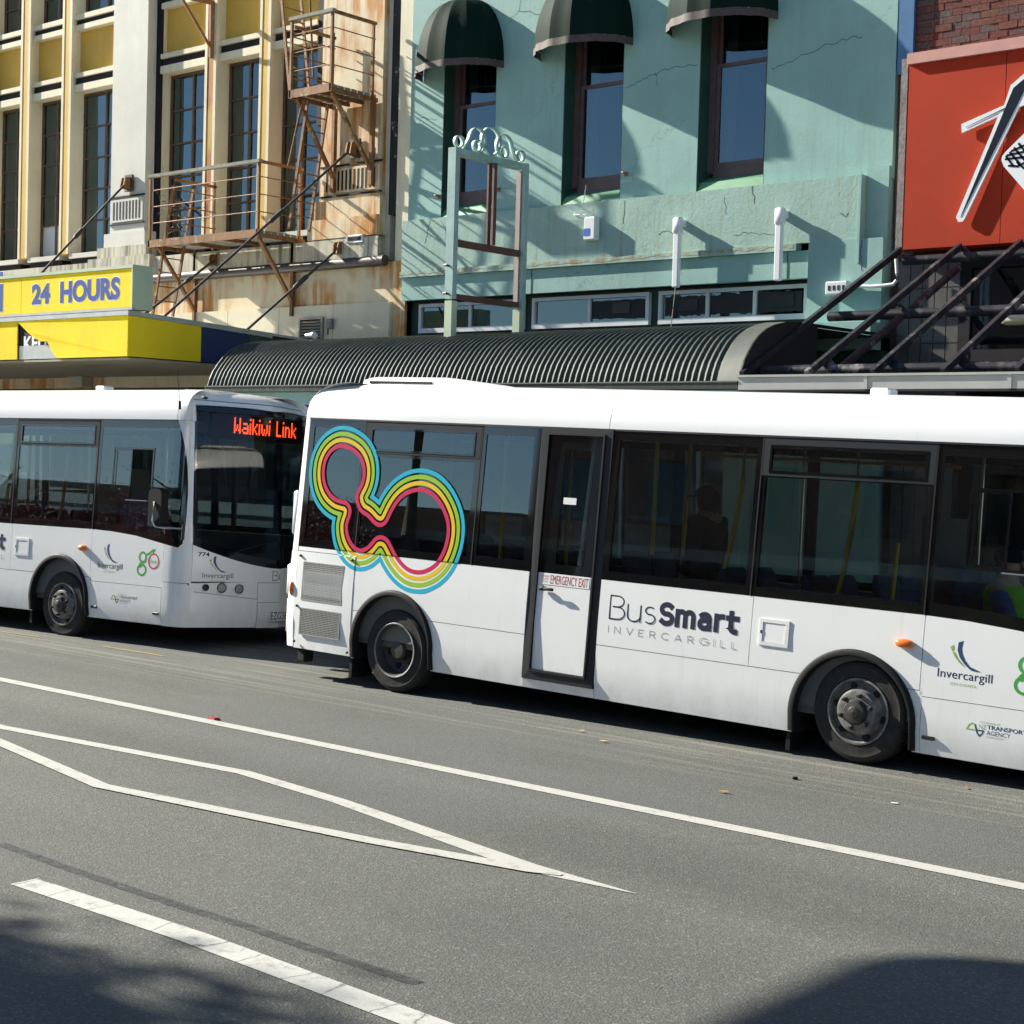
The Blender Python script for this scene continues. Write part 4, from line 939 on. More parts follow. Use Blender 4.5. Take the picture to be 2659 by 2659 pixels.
# ------------------------------------------------------------------ building materials
RUST = (.30, .105, .025)
M['cream'] = stained('cream_painted_wall', (.74, .67, .49), (.40, .30, .14), .5, .5, bmp=.12)
M['cream_white'] = stained('off_white_painted_pilaster', (.62, .61, .54), (.42, .38, .28), .3, .4, bmp=.10)
M['cream_rusty'] = stained('rust_streaked_cream_wall', (.72, .62, .42), (.50, .21, .04), 1., 1., thr=(.41, .57), bmp=.25, sx=3.5)
M['mossy'] = stained('weathered_ledge', (.58, .54, .42), (.10, .09, .06), 1., .8, thr=(.42, .6), bmp=.4)
M['ochre'] = stained('ochre_panel', (.66, .41, .075), (.40, .25, .05), .5, .4, bmp=.1)
M['ochre_rust'] = stained('rusty_ochre_fin', (.50, .30, .06), (.34, .10, .015), 1., 1., thr=(.35, .5), bmp=.2)
M['blackband'] = plain('black_painted_band', (.016, .014, .017), .7, var=.3, vscale=5, spec=.2)
M['blackflake'] = stained('flaking_black_paint', (.025, .024, .024), (.5, .48, .42), .0, .0, blot=1., blotc=(.55, .52, .45), bmp=.2)
M['brownframe'] = plain('brown_steel_window_frame', (.10, .055, .032), .55, var=.3, vscale=12, bmp=.1)
M['green'] = stained('pale_green_render', (.27, .445, .405), (.20, .30, .24), .8, .6, bmp=.2, cracks=True, blot=.22, blotc=(.33, .50, .43))
M['green_rough'] = stained('patched_pale_green_render', (.305, .45, .395), (.22, .24, .13), 1., .75, bmp=.4, cracks=True, blot=.25, blotc=(.26, .36, .27))
M['green_dark'] = plain('dark_green_reveal', (.02, .075, .055), .55, var=.2, bmp=.1)
M['green_sill'] = plain('mid_green_sill', (.10, .26, .14), .55, var=.2, bmp=.1)
M['purple_frame'] = plain('plum_timber_sash', (.105, .066, .066), .5, var=.2, vscale=8, bmp=.1)
M['awning'] = stained('dark_green_vinyl_awning', (.005, .019, .013), (.022, .052, .038), .4, .3, rough=.65, bmp=.08)
M['awning'].node_tree.nodes['Principled BSDF'].inputs['Specular IOR Level'].default_value = .05
M['awning_trim'] = plain('faded_brown_awning_trim', (.075, .055, .048), .7, var=.2, vscale=20)
M['whiteframe'] = plain('white_aluminium_frame', (.62, .64, .66), .45, var=.1)
M['corr'] = stained('dark_green_corrugated_iron', (.036, .046, .038), (.18, .18, .14), .6, .5, rough=.5, bmp=.05)
M['corr_band'] = plain('weathered_grey_flashing', (.10, .11, .095), .5, var=.15, vscale=6, metal=.2)
M['yellow_sign'] = stained('yellow_sign_face', (.88, .66, .006), (.52, .40, .05), .7, .35, rough=.7, bmp=.0)
M['yellow_dull'] = plain('yellow_fascia', (.80, .58, .006), .45, var=.06, vscale=2)
M['sign_edge'] = plain('pale_green_sign_edge', (.42, .50, .36), .5, var=.08)
M['sign_blue'] = plain('blue_sign_lettering', (.018, .05, .27), .4, var=.03)
M['navy_fascia'] = plain('navy_fascia', (.014, .028, .10), .4, var=.1)
M['silver'] = plain('galvanised_flashing', (.48, .49, .48), .35, metal=.5, var=.12, vscale=5)
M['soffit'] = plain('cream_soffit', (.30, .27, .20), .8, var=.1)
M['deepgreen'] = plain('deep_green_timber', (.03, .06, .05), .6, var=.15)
M['rust'] = stained('rusty_steel', (.30, .15, .062), (.11, .045, .016), .9, .9, thr=(.45, .62), bmp=.5, blot=.85, blotc=(.50, .40, .25))
M['deck'] = plain('weathered_grey_planks', (.26, .25, .20), .85, var=.3, vscale=9, bmp=.4)
M['rod'] = plain('dark_iron_rod', (.06, .05, .045), .55, metal=.3, var=.3, vscale=14)
M['signframe'] = plain('aqua_sign_frame', (.28, .42, .39), .45, var=.15, vscale=6)
M['signframe_in'] = plain('faded_pink_primer', (.36, .28, .26), .7, var=.15)
M['redox'] = plain('red_oxide_steel', (.10, .038, .028), .6, var=.2, vscale=10)
M['pvc'] = plain('white_plastic_pipe', (.74, .75, .76), .35, var=.04)
M['bluebit'] = plain('blue_label', (.02, .12, .45), .4)
M['redsign'] = stained('red_sign_panel', (.42, .036, .010), (.30, .06, .03), .5, .3, rough=.75, bmp=.03)
M['pinkcap'] = plain('faded_red_capping', (.55, .27, .22), .5, var=.1)
M['dark_ink'] = plain('dark_blue_black_ink', (.010, .016, .028), .8, var=.1, spec=.1)
M['sign_white'] = plain('white_sign_cutout', (.78, .80, .80), .4, var=.03)
M['concrete'] = plain('rough_concrete', (.22, .20, .19), .9, var=.3, vscale=12, bmp=1., bscale=25)
M['blueclad'] = plain('blue_metal_cladding', (.05, .14, .30), .45, var=.12)
M['tile'] = plain('charcoal_tile', (.10, .095, .092), .35, var=.15, vscale=4)
M['grout'] = plain('grey_grout', (.16, .155, .15), .9)
M['blacksteel'] = stained('chipped_black_steel', (.024, .024, .030), (.26, .24, .22), .5, .6, rough=.4, bmp=.2, blot=.7, blotc=(.34, .32, .30))
M['greyfascia'] = plain('grey_gutter_fascia', (.30, .31, .29), .5, var=.08)
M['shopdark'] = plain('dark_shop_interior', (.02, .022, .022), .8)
M['shopblue'] = plain('brightened_blue_backdrop', (.34, .56, .70), .6, var=.35, vscale=2.5)  # brightness put into the colour so the passenger stands out as a silhouette
M['bulb'] = plain('yellowed_light_fitting', (.72, .66, .45), .35, var=.05)

# ------------------------------------------------------------------ cream and ochre building (left)
YF, YN, YWIN = 18.0, 18.12, 18.42            # pilaster face, fin face, glazing
yb = empty('cream_building', (-22, 18.4, .15), 'old cream and ochre building with tall steel framed windows and a fire escape', 'building')
ZT = 12.6
def zrow(zf, x, y): return SZ(zf, x, y, YN)
zs_ = {'g2': zrow(Z1, 690, 62), 'c1': zrow(Z1, 690, 100), 'b1': zrow(Z1, 690, 138), 'c2': zrow(Z1, 690, 178), 'yl': zrow(Z1, 690, 487), 'c3': zrow(Z1, 690, 520), 'b2': zrow(Z1, 690, 570), 'head': zrow(Z1, 690, 622), 'sill': zrow(Z1, 690, 1800), 'bb': zrow(Z1, 690, 1885)}
P1 = (SX(Z1, 800, 1000, YF), SX(Z1, 1045, 1000, YF)); P2 = (SX(Z2, 1340, 700, YF), SX(Z2, 1775, 700, YF))
fins = [(SX(Z1, 145, 1000, YN), SX(Z1, 212, 1000, YN)), (SX(Z1, 440, 1000, YN), SX(Z1, 508, 1000, YN)), (SX(Z1, 1465, 900, YN), SX(Z1, 1545, 900, YN)), (SX(Z2, 890, 800, YN), SX(Z2, 968, 800, YN))]
step = fins[1][0]-fins[0][0]
fins = [(fins[0][0]-step*k, fins[0][1]-step*k) for k in (3, 2, 1)]+fins
JOINT = -17.77
LEFT = fins[0][0]-2.2
# wall behind everything and return strips
wpart('wall', MB().box(LEFT, JOINT, YWIN+.12, YWIN+.5, .15, ZT), M['cream'], yb)
bays = [(LEFT, P1[0], fins[:5]), (P1[1], P2[0], fins[5:])]
pan = None
for bi, (x0, x1, fs) in enumerate(bays):
    edges = [x0]+[e for f_ in fs for e in f_]+[x1]
    for fi, (fa, fb) in enumerate(fs):      # projecting fins: cream edges with an ochre centre
        w = fb-fa; mt = M['ochre'] if bi == 0 or fi == 1 else M['ochre_rust']
        fin = wpart('fin', MB().box(fa, fa+w*.22, YN-.02, YWIN+.12, zs_['sill'], ZT), M['cream'], yb)
        o = wpart('fin_centre', MB().box(fa+w*.22+.002, fb-w*.22-.002, YN-.012, YWIN+.12, zs_['sill'], ZT), mt, yb); 
        wpart('fin', MB().box(fb-w*.22, fb, YN-.02, YWIN+.12, zs_['sill'], ZT), M['cream'], yb)
    gaps = list(zip(edges[0::2], edges[1::2]))
    for gi, (ga, gb) in enumerate(gaps):
        if bi == 1 and gi == 0:               # black strip and jamb next to the pilaster
            xs0 = SX(Z1, 1108, 800, YN+.1); xs1 = SX(Z1, 1162, 800, YN+.1)
            wpart('black_strip', MB().box(xs0, xs1, YN+.075, YN+.1, zs_['sill']-.25, ZT), M['blackband'], yb); wpart('jamb', MB().box(xs0, xs1, YN+.102, YWIN+.12, zs_['sill']-.25, ZT), M['cream'], yb); wpart('return_strip', MB().box(ga, xs0-.003, YN+.08, YWIN+.12, zs_['sill']-.25, ZT), M['cream_white'], yb); ga = xs1
        if bi == 1 and gi == 2:
            xs0 = SX(Z2, 1325, 400, YN+.1); wpart('black_strip', MB().box(xs0, gb, YN+.06, YWIN+.12, zs_['sill']+1.7, ZT), M['blackband'], yb); gb = xs0-.005
        # spandrel between the storeys
        for z1, z0, mt, yy in ((zs_['g2'], zs_['c1'], 'cream', .0), (zs_['c1'], zs_['b1'], 'blackband', .05), (zs_['b1'], zs_['c2'], 'cream', .0), (zs_['c2'], zs_['yl'], 'ochre', .14), (zs_['yl'], zs_['c3'], 'cream', .0), (zs_['c3'], zs_['b2'], 'blackband', .05), (zs_['b2'], zs_['head'], 'cream', .0)):
            wpart({'cream': 'string_course', 'blackband': 'black_band', 'ochre': 'spandrel_panel'}[mt], MB().box(ga+.003, gb-.003, YN+.04+yy, YWIN+.11, z0+.002, z1-.002), M[mt], yb)
        # sill
        wpart('sill', MB().box(ga+.003, gb-.003, YN+.0, YWIN+.11, zs_['sill']-.09, zs_['sill']), M['cream_white'], yb); wpart('black_band', MB().box(ga+.003, gb-.003, YN+.06, YWIN+.11, zs_['sill']-.36, zs_['sill']-.092), M['blackband'], yb)
        for zl, zh, rows in ((zs_['sill'], zs_['head'], 5), (zs_['g2'], ZT, 4)):
            a, b = ga+.02, gb-.02; cols_ = 2; y = YWIN
            wf = wpart('window', MB().box(a, a+.045, y-.03, y+.03, zl, zh).box(b-.045, b, y-.03, y+.03, zl, zh).box(a+.045, b-.045, y-.028, y+.028, zl, zl+.05).box(a+.045, b-.045, y-.028, y+.028, zh-.05, zh).box((a+b)/2-.02, (a+b)/2+.02, y-.034, y+.02, zl+.05, zh-.05), M['brownframe'], yb)
            ca = [(a+.045, (a+b)/2-.02), ((a+b)/2+.02, b-.045)]
            for r_ in range(rows):
                h0 = zl+.05+(zh-zl-.1)*r_/rows; h1 = zl+.05+(zh-zl-.1)*(r_+1)/rows
                for q, (c0, c1) in enumerate(ca):
                    if r_: o = MB().box(c0, c1, y-.024, y+.018, h0-.016, h0+.016).obj('glazing_bar', M['brownframe'], wf); o.data.transform(Matrix.Translation(-yb.location))
                    bl = bi == 0 and gi == 4 and r_ == 0 and rows == 5
                    tw = random.uniform(-.006, .006); tz = random.uniform(-.005, .005)
                    o = MB().quad((c0, y+tw, h0), (c1, y-tw, h0), (c1, y-tw+tz, h1), (c0, y+tw+tz, h1)).obj('pane', M['whiteframe'] if bl else M['pglass'], wf); o.data.transform(Matrix.Translation(-yb.location))
            # blind part drawn inside
            if random.random() < .8:
                o = MB().box(a, a+(b-a)*random.uniform(.3, .5), y+.10, y+.105, zl, zh).obj('curtain', M['soffit'], wf); o.data.transform(Matrix.Translation(-yb.location))
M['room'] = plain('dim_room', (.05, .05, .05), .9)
# pilasters with a slotted vent panel and stepped foot
def slotted(xa, xb, zf, xl, xr, yt, ybm, n, mat):
    z1, z0 = SZ(zf, xl, yt, YF), SZ(zf, xl, ybm, YF); a = SX(zf, xl, yt, YF); b = SX(zf, xr, yt, YF)
    p = wpart('vent_panel', MB().box(a, b, YF-.02, YF-.002, z0, z1), mat, yb)
    sl = None; w = (b-a)*.86/(2*n-1); s0 = a+(b-a)*.07
    for k in range(n):
        x = s0+2*k*w; o = MB().box(x, x+w*.85, YF-.024, YF-.0205, z0+(z1-z0)*.1, z1-(z1-z0)*.1).obj('slot', M['blackband'], p); o.data.transform(Matrix.Translation(-yb.location))
    for z in (z1+.03, z0-.055): wpart('black_line', MB().box(a-.05, b+.05, YF-.03, YF-.002, z, z+.028), M['blackband'], yb)
zp = SZ(Z1, 790, 1680, YF)
wpart('pilaster', MB().box(P1[0], P1[1], YF, YWIN+.12, zp, ZT), M['cream_white'], yb)
slotted(*P1, Z1, 803, 1028, 1440, 1600, 9, M['cream_white'])
for k, (dx, zz0, zz1) in enumerate(((.10, zp-.26, zp-.003), (.22, zp-.46, zp-.263), (.42, zp-.72, zp-.463))): wpart('stepped_foot', MB().box(P1[0]-dx, P1[1]+dx, YF-.06*(k+1), YWIN+.1, zz0, zz1), M['mossy' if k else 'cream_white'], yb)
zp2 = SZ(Z2, 1340, 1450, YF)
wpart('pilaster', MB().box(P2[0], P2[1], YF, YWIN+.12, zp2, ZT), M['cream_rusty'], yb)
slotted(*P2, Z2, 1352, 1760, 1225, 1400, 13, M['cream_rusty'])
xr = SX(Z2, 1850, 700, YF+.1); wpart('return_strip', MB().box(P2[1]+.003, xr, YF+.1, YWIN+.12, zp2-1., ZT), M['cream_white'], yb)
wpart('black_strip', MB().box(xr+.003, SX(Z3, 110, 600, YF+.06), YF+.06, YWIN+.1, SZ(Z3, 50, 1530, YF), ZT), M['blackflake'], yb); wpart('corner_strip', MB().box(SX(Z3, 110, 600, YF+.06)+.003, JOINT, YF+.03, YWIN+.1, 3.6, ZT), M['blackflake'] if False else M['cream'], yb)
for k, (dx, zz0, zz1) in enumerate(((.06, zp2-.30, zp2-.003), (.16, zp2-.62, zp2-.303))): wpart('stepped_foot', MB().box(P2[0]-dx, P2[1]+.05, YF-.05*(k+1), YWIN+.1, zz0, zz1), M['cream_rusty'], yb)
# deep ledge, plain lower wall, dark pipe-like moulding, panelled base behind the canopy
zl = SZ(Z2, 900, 1760, YF-.1); wpart('ledge', MB().box(LEFT, P2[1]+.1, YF-.12, YWIN+.1, zl-.42, zl-.02), M['mossy'], yb)
wpart('lower_wall', MB().box(LEFT, JOINT, YF-.02, YWIN+.1, 3.4, zl-.425), M['cream_rusty'], yb)
mz = SZ(Z2, 1600, 1880, YF-.08); o = wpart('roll_moulding', MB().tube([(LEFT, YF-.08, mz), (SX(Z2, 1795, 1865, YF-.08), YF-.08, mz)], .085, 12), M['rod'], yb, 60)
bx = [SX(Z6, x, 400, YF-.06) for x in (-600, -250, 258, 625, 1012, 1415)]; bz1 = SZ(Z6, 1012, 252, YF-.06)
for a, b in zip(bx, bx[1:]): wpart('base_panel', MB().box(a+.006, b-.006, YF-.08, YF-.022, 3.4, bz1), M['cream'], yb)
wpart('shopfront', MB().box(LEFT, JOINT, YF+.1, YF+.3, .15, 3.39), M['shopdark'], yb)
for k in range(6):
    a = JOINT-2.0*(k+1); wpart('shop_window', MB().quad((a, YF+.06, .6), (a+1.85, YF+.06, .6), (a+1.85, YF+.06, 2.8), (a, YF+.06, 2.8)), M['pglass'], yb)
# louvre vent, meter box, wall brackets' rust plates
lv = empty('louvre_vent', (SX(Z6, 855, 420, YF-.1), YF-.1, SZ(Z6, 855, 500, YF-.1)), 'grey louvred vent set in the cream wall above the canopies', 'vent')
a, b, z1, z0 = SX(Z6, 772, 350, YF-.1), SX(Z6, 938, 350, YF-.1), SZ(Z6, 855, 345, YF-.1), SZ(Z6, 855, 520, YF-.1)
wpart('frame', MB().box(a, a+.03, YF-.13, YF-.082, z0, z1).box(b-.03, b, YF-.13, YF-.082, z0, z1).box(a+.03, b-.03, YF-.13, YF-.082, z1-.03, z1), M['soffit'], lv)
wpart('backing', MB().box(a+.03, b-.03, YF-.09, YF-.083, z0, z1-.03), M['under'], lv)
for k in range(7):
    z = z1-.05-k*(z1-z0-.06)/7; wpart('slat', MB().loft([[(a+.03, YF-.125, z-.03), (a+.03, YF-.095, z), (a+.03, YF-.09, z-.004), (a+.03, YF-.12, z-.034)], [(b-.03, YF-.125, z-.03), (b-.03, YF-.095, z), (b-.03, YF-.09, z-.004), (b-.03, YF-.12, z-.034)]], True, True), M['soffit'], lv)
p = S(*Z6(990, 390), YF-.1); jb = empty('junction_box', p, 'small grey junction box on the cream wall beside the louvred vent', 'box')
MB().bevbox(-.06, .06, -.05, .02, -.08, .08, .01).obj('cover', M['concrete'], jb); MB().tube([(-.04, -.02, -.08), (-.04, -.02, -.17)], .012, 6).obj('cable', M['blackband'], jb)
fl = empty('floodlight', S(*Z6(835, 540), 15.2), 'small silver floodlight standing on the corrugated canopy', 'floodlight')
MB().tube([(0, 0, -.05), (.0, 0, .12)], .018, 8).obj('stem', M['under'], fl); MB().lathe([(-.16, .02), (-.15, .05), (.0, .06), (.1, .085), (.11, .085), (.1, .07)], 16, 'x', (.06, 0, .2)).obj('lamp_head', M['silver'], fl, 40); MB().lathe([(.102, .075), (.106, .0)], 16, 'x', (.06, 0, .2)).obj('lens', M['white2'], fl)
fl.scale = (.65, .65, .65)

# ------------------------------------------------------------------ fire escape
fe = empty('fire_escape', (-20, 17.5, 5.85), 'rusty steel fire escape with two plank balconies and ladders on the cream building', 'fire escape')
def fpart(name, mb, mt): return wpart(name, mb, M[mt], fe)
def balcony(x0, x1, y0, y1, z, zr, rails, left_open=0., planks=7):
    w = (y1-y0)/planks
    for k in range(planks): fpart('plank', MB().box(x0, x1, y0+k*w+.012, y0+(k+1)*w-.012, z, z+.05), 'deck')
    fpart('deck_edge', MB().box(x0-.03, x1+.03, y0-.02, y0+.01, z-.07, z+.055), 'rust'); fpart('deck_edge', MB().box(x1+.0, x1+.035, y0+.012, y1, z-.07, z-.003), 'rust'); fpart('deck_edge', MB().box(x0-.035, x0, y0+.012, y1, z-.07, z-.003), 'rust')
    for x in (x0+(x1-x0)*.33, x0+(x1-x0)*.66): fpart('joist', MB().box(x-.02, x+.02, y0, y1, z-.06, z-.004), 'rust')
    for x, y in ((x0, y0), (x1, y0), (x1, y1-.1), (x0+left_open, y1-.1)): fpart('post', MB().box(x-.02, x+.02, y-.02, y+.02, z-.06, zr), 'rust')
    fpart('handrail', MB().box(x0-.04, x1+.04, y0-.04, y0+.04, zr, zr+.05), 'deck' if rails > 2 else 'rust'); fpart('handrail', MB().box(x1-.03, x1+.03, y0+.042, y1-.05, zr-.002, zr+.04), 'rust')
    for k in range(rails):
        zz = z+.06+(zr-z)*(k+1)/(rails+1); fpart('rail', MB().tube([(x0, y0, zz), (x1, y0, zz)], .009, 6), 'rust'); fpart('rail', MB().tube([(x1, y0, zz), (x1, y1-.05, zz)], .009, 6), 'rust'); fpart('rail', MB().tube([(x0+left_open, y0+.02, zz-.02), (x0+left_open, y1-.05, zz-.02)], .011, 6), 'rust')
    fpart('handrail', MB().box(x0+left_open-.02, x0+left_open+.02, y0+.042, y1-.05, zr-.1, zr-.055), 'rust')
zrl = SZ(Z2, 90, 1280, 17.0); balcony(-22.95, -20.13, 17.0, 17.97, 5.80, zrl, 3, .62)
zru = SZ(Z2, 1415, 85, 17.0); balcony(-19.42, -18.50, 17.0, 17.97, 7.90, zru, 3, 0.)
# struts under the decks
for (xa, ya, za), (xb, yb_, zb) in (((-22.8, 17.08, 5.74), (-22.85, 17.9, 4.75)), ((-20.2, 17.08, 5.74), (-20.3, 17.9, 4.8)), ((-19.36, 17.08, 7.84), (-19.42, 17.93, 6.75)), ((-18.56, 17.08, 7.84), (-18.55, 17.93, 6.8))):
    fpart('strut', MB().bar((xa, ya, za), (xb, yb_, zb), .06, .05), 'rust'); fpart('strut_post', MB().box(xb-.03, xb+.03, yb_-.02, yb_+.05, zb-.25, za-.0), 'rust')
def ladder(a, b, side, w, n, r=.022, t=.03):
    a, b, s_ = Vector(a), Vector(b), Vector(side)
    for k in (0, 1): fpart('ladder_stringer', MB().bar(a+s_*w*k, b+s_*w*k, t, .05), 'rust')
    for i in range(1, n):
        p = a+(b-a)*i/n; fpart('rung', MB().tube([p, p+s_*w], .011, 6), 'rust')
pt = lambda zf, x, y, Y: tuple(S(*zf(x, y), Y))
ladder(pt(Z2, 1105, 1640, 17.25), pt(Z2, 1240, 720, 17.25), (0, 1, 0), .42, 9)                      # lower deck to upper deck
fpart('ladder_handrail', MB().tube([pt(Z2, 1100, 1190, 17.15), pt(Z2, 1205, 720, 17.15)], .018, 6), 'rust')
ladder(pt(Z2, 1110, 640, 17.25), pt(Z2, 1050, -40, 17.25), (0, 1, 0), .42, 8)                      # onward to the roof
fpart('ladder_handrail', MB().tube([pt(Z2, 1280, 560, 17.5), pt(Z2, 1255, -30, 17.5)], .018, 6), 'rust')
ladder(pt(Z5, 1095, 735, 17.1), pt(Z1, 1245, 1330, 17.1), (0, 1, 0), .42, 9)                       # lower ladder
# rusty bracket and stay from the upper floors
fpart('bracket', MB().bar(pt(Z1, 1300, -20, 17.6), pt(Z1, 1505, 335, 18.05), .045), 'rust'); fpart('bracket', MB().bar(pt(Z1, 1370, -15, 17.5), pt(Z1, 1525, 20, 18.05), .07), 'rust'); fpart('bracket', MB().bar(pt(Z1, 1520, 10, 18.07), pt(Z1, 1515, 415, 18.07), .09, .05), 'rust')
# barbed wire round the ladder opening
bw = MB(); rnd = random.Random(3)
for k in range(9):
    p = Vector((-22.9+rnd.random()*.9, 17.05+rnd.random()*.5, 5.95+rnd.random()*.8)); pts = []
    for i in range(14):
        p = p+Vector((rnd.uniform(-.13, .15), rnd.uniform(-.07, .07), rnd.uniform(-.13, .13))); p.z = min(max(p.z, 5.9), 6.95); p.y = min(max(p.y, 17.02), 17.8); pts.append(tuple(p))
    bw.tube(pts, .0035, 4)
fpart('barbed_wire', bw, 'rod')

# ------------------------------------------------------------------ iron stays of the left canopy
def stay(top, bottom, label):
    r_ = empty('canopy_stay', top, label, 'tie rod', 'iron stays holding the yellow canopy'); t = Vector(top); b = Vector(bottom)
    wpart('plate', MB().box(t.x-.11, t.x+.11, t.y+.04, t.y+.085, t.z-.15, t.z+.15), M['rod'], r_)
    for dx in (-.05, .05): wpart('lug', MB().prism([(-.09, -.11), (.07, -.11), (.07, .11), (-.05, .08)], lambda p: (t.x+dx-.012, t.y+p[0]-.02, t.z+p[1]), lambda p: (t.x+dx+.012, t.y+p[0]-.02, t.z+p[1])), M['rust'], r_)
    wpart('rod', MB().tube([t, b], .021, 8), M['rod'], r_); c = t+(b-t)*.42; d = (b-t).normalized()
    wpart('turnbuckle', MB().tube([c-d*.16, c-d*.13, c+d*.13, c+d*.16], [.02, .04, .04, .02], 8), M['rod'], r_)
stay(pt(Z1, 905, 1310, 17.9), (-23.3, 14.45, 4.42), 'iron stay rod from the white pilaster down to behind the yellow sign')
stay(pt(Z2, 1560, 1060, 17.9), (-19.72, 14.9, 4.28), 'longest iron stay rod crossing in front of the fire escape')
stay(pt(Z2, 575, 1860, 17.88), (-19.85, 14.65, 4.30), 'short iron stay rod below the lower fire escape balcony')
stay(pt(Z2, 1465, 1775, 17.88), (-19.70, 16.45, 4.19), 'iron stay rod from the rusty pilaster foot to the canopy back')
# small white light on the pilaster
sc_ = empty('wall_socket_box', pt(Z2, 1585, 1712, 17.9), 'long grey box fixed to the rusty cream wall beside a stay bracket', 'box'); MB().bevbox(-.2, .2, -.04, .04, -.06, .06, .015).obj('cover', M['silver'], sc_); MB().box(-.15, .15, -.045, -.04, -.03, .03).obj('grille', M['under'], sc_)

# ------------------------------------------------------------------ yellow canopy and sign
cy = empty('yellow_canopy', (-24, 14.2, 3.64), 'yellow and navy shop canopy with a torn front fascia panel', 'canopy')
CX, CY0 = -19.63, 14.2
cp = lambda n, mb, mt, sm=None: wpart(n, mb, M[mt], cy, sm)
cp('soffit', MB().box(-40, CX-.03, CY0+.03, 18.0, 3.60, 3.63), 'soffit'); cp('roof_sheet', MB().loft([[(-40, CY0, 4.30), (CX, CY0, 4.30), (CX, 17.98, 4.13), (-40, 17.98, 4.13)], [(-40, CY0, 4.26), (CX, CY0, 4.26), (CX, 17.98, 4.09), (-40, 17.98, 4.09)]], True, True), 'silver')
# front fascia boards, the last one torn
fz0, fz1 = 3.645, 4.235
jx = SX(Z5, 125, 900, CY0)
for k in range(5): a = jx-2.4*(k+1); cp('fascia_board', MB().box(a+.008, jx-2.4*k-.008, CY0, CY0+.02, fz0, fz1), 'yellow_sign')
tear = [(135, 822), (200, 860), (250, 905), (300, 930), (335, 925), (355, 960), (375, 1005), (410, 1062)]
pts = [(SX(Z5, x, y, CY0), SZ(Z5, x, y, CY0)) for x, y in tear]; pts[0] = (jx+.012, fz1); pts[-1] = (pts[-1][0], fz0)
poly = pts+[(CX-.01, fz0), (CX-.01, fz1)]
cp('torn_fascia_board', MB().prism(poly, lambda p: (p[0], CY0-.004-.02*max(0, (pts[5][0]-p[0])), p[1]), lambda p: (p[0], CY0+.012, p[1])), 'yellow_sign')
cp('old_signboard', MB().box(jx+.01, CX-.4, CY0+.03, CY0+.05, fz0+.22, fz1-.02), 'blackband'); cp('old_signboard_foot', MB().box(jx+.01, CX-.3, CY0+.025, CY0+.05, fz0, fz0+.21), 'silver')
o = text_mesh('lettering', 'KELLY', (SX(Z5, 158, 940, CY0), SX(Z5, 158, 940, CY0)+.95, SZ(Z5, 200, 992, CY0), SZ(Z5, 200, 890, CY0)), lambda a, b: (a-cy.location.x, CY0+.0285-cy.location.y, b-cy.location.z), M['sign_white'], cy, .03)
# side fascia: yellow, navy, dark green
for y0, y1, mt in ((CY0+.01, 15.52, 'yellow_dull'), (15.524, 16.45, 'navy_fascia'), (16.454, 17.98, 'deepgreen')):
    zt = lambda y: 4.235-.045*(y-CY0); m = MB(); m.loft([[(CX, y0, fz0), (CX, y1, fz0), (CX, y1, zt(y1)), (CX, y0, zt(y0))], [(CX-.02, y0, fz0), (CX-.02, y1, fz0), (CX-.02, y1, zt(y1)), (CX-.02, y0, zt(y0))]], True, True); cp('side_fascia', m, mt)
cp('front_flashing', MB().box(-40, CX+.03, CY0-.03, CY0+.03, 4.238, 4.302), 'silver')
m = MB(); m.loft([[(CX-.02, CY0+.03, 4.24), (CX+.03, CY0+.03, 4.24), (CX+.03, CY0+.03, 4.305), (CX-.02, CY0+.03, 4.305)], [(CX-.02, 16.9, 4.10), (CX+.03, 16.9, 4.10), (CX+.03, 16.9, 4.18), (CX-.02, 16.9, 4.18)]], True, True); cp('side_flashing', m, 'silver')
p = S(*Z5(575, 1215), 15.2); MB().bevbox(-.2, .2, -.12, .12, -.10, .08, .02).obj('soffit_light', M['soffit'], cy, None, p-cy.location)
sg = empty('roof_sign', (-24, 14.3, 4.305), 'long yellow signboard reading 24 HOURS on top of the canopy', 'sign')
sx1 = SX(Z5, 958, 500, 14.22); sz1, sz0 = SZ(Z5, 955, 378, 14.22), 4.325
sp = lambda n, mb, mt: wpart(n, mb, M[mt], sg)
fr = SX(Z5, 152, 600, 14.22)
for a, b in ((fr+.006, sx1-.03), (fr-2.36, fr-.006), (fr-4.7, fr-2.37), (fr-8, fr-4.71)): sp('sign_face', MB().box(a, b, 14.22, 14.24, sz0+.03, sz1-.05), 'yellow_sign')
sp('sign_case', MB().box(-40, sx1, 14.243, 14.56, sz0, sz1), 'sign_edge'); sp('sign_rim', MB().box(-40, sx1, 14.2, 14.242, sz1-.045, sz1), 'sign_edge'); sp('sign_rim', MB().box(-40, sx1, 14.2, 14.242, sz0-.01, sz0+.026), 'silver'); sp('sign_rim', MB().box(sx1-.026, sx1, 14.2, 14.242, sz0+.03, sz1-.048), 'sign_edge')
L_ = lambda yy: (lambda a, b, o=0.: (a-sg.location.x, yy-o-sg.location.y, b-sg.location.z))
hb, ht = SZ(Z5, 430, 658, 14.22), SZ(Z5, 430, 498, 14.22)
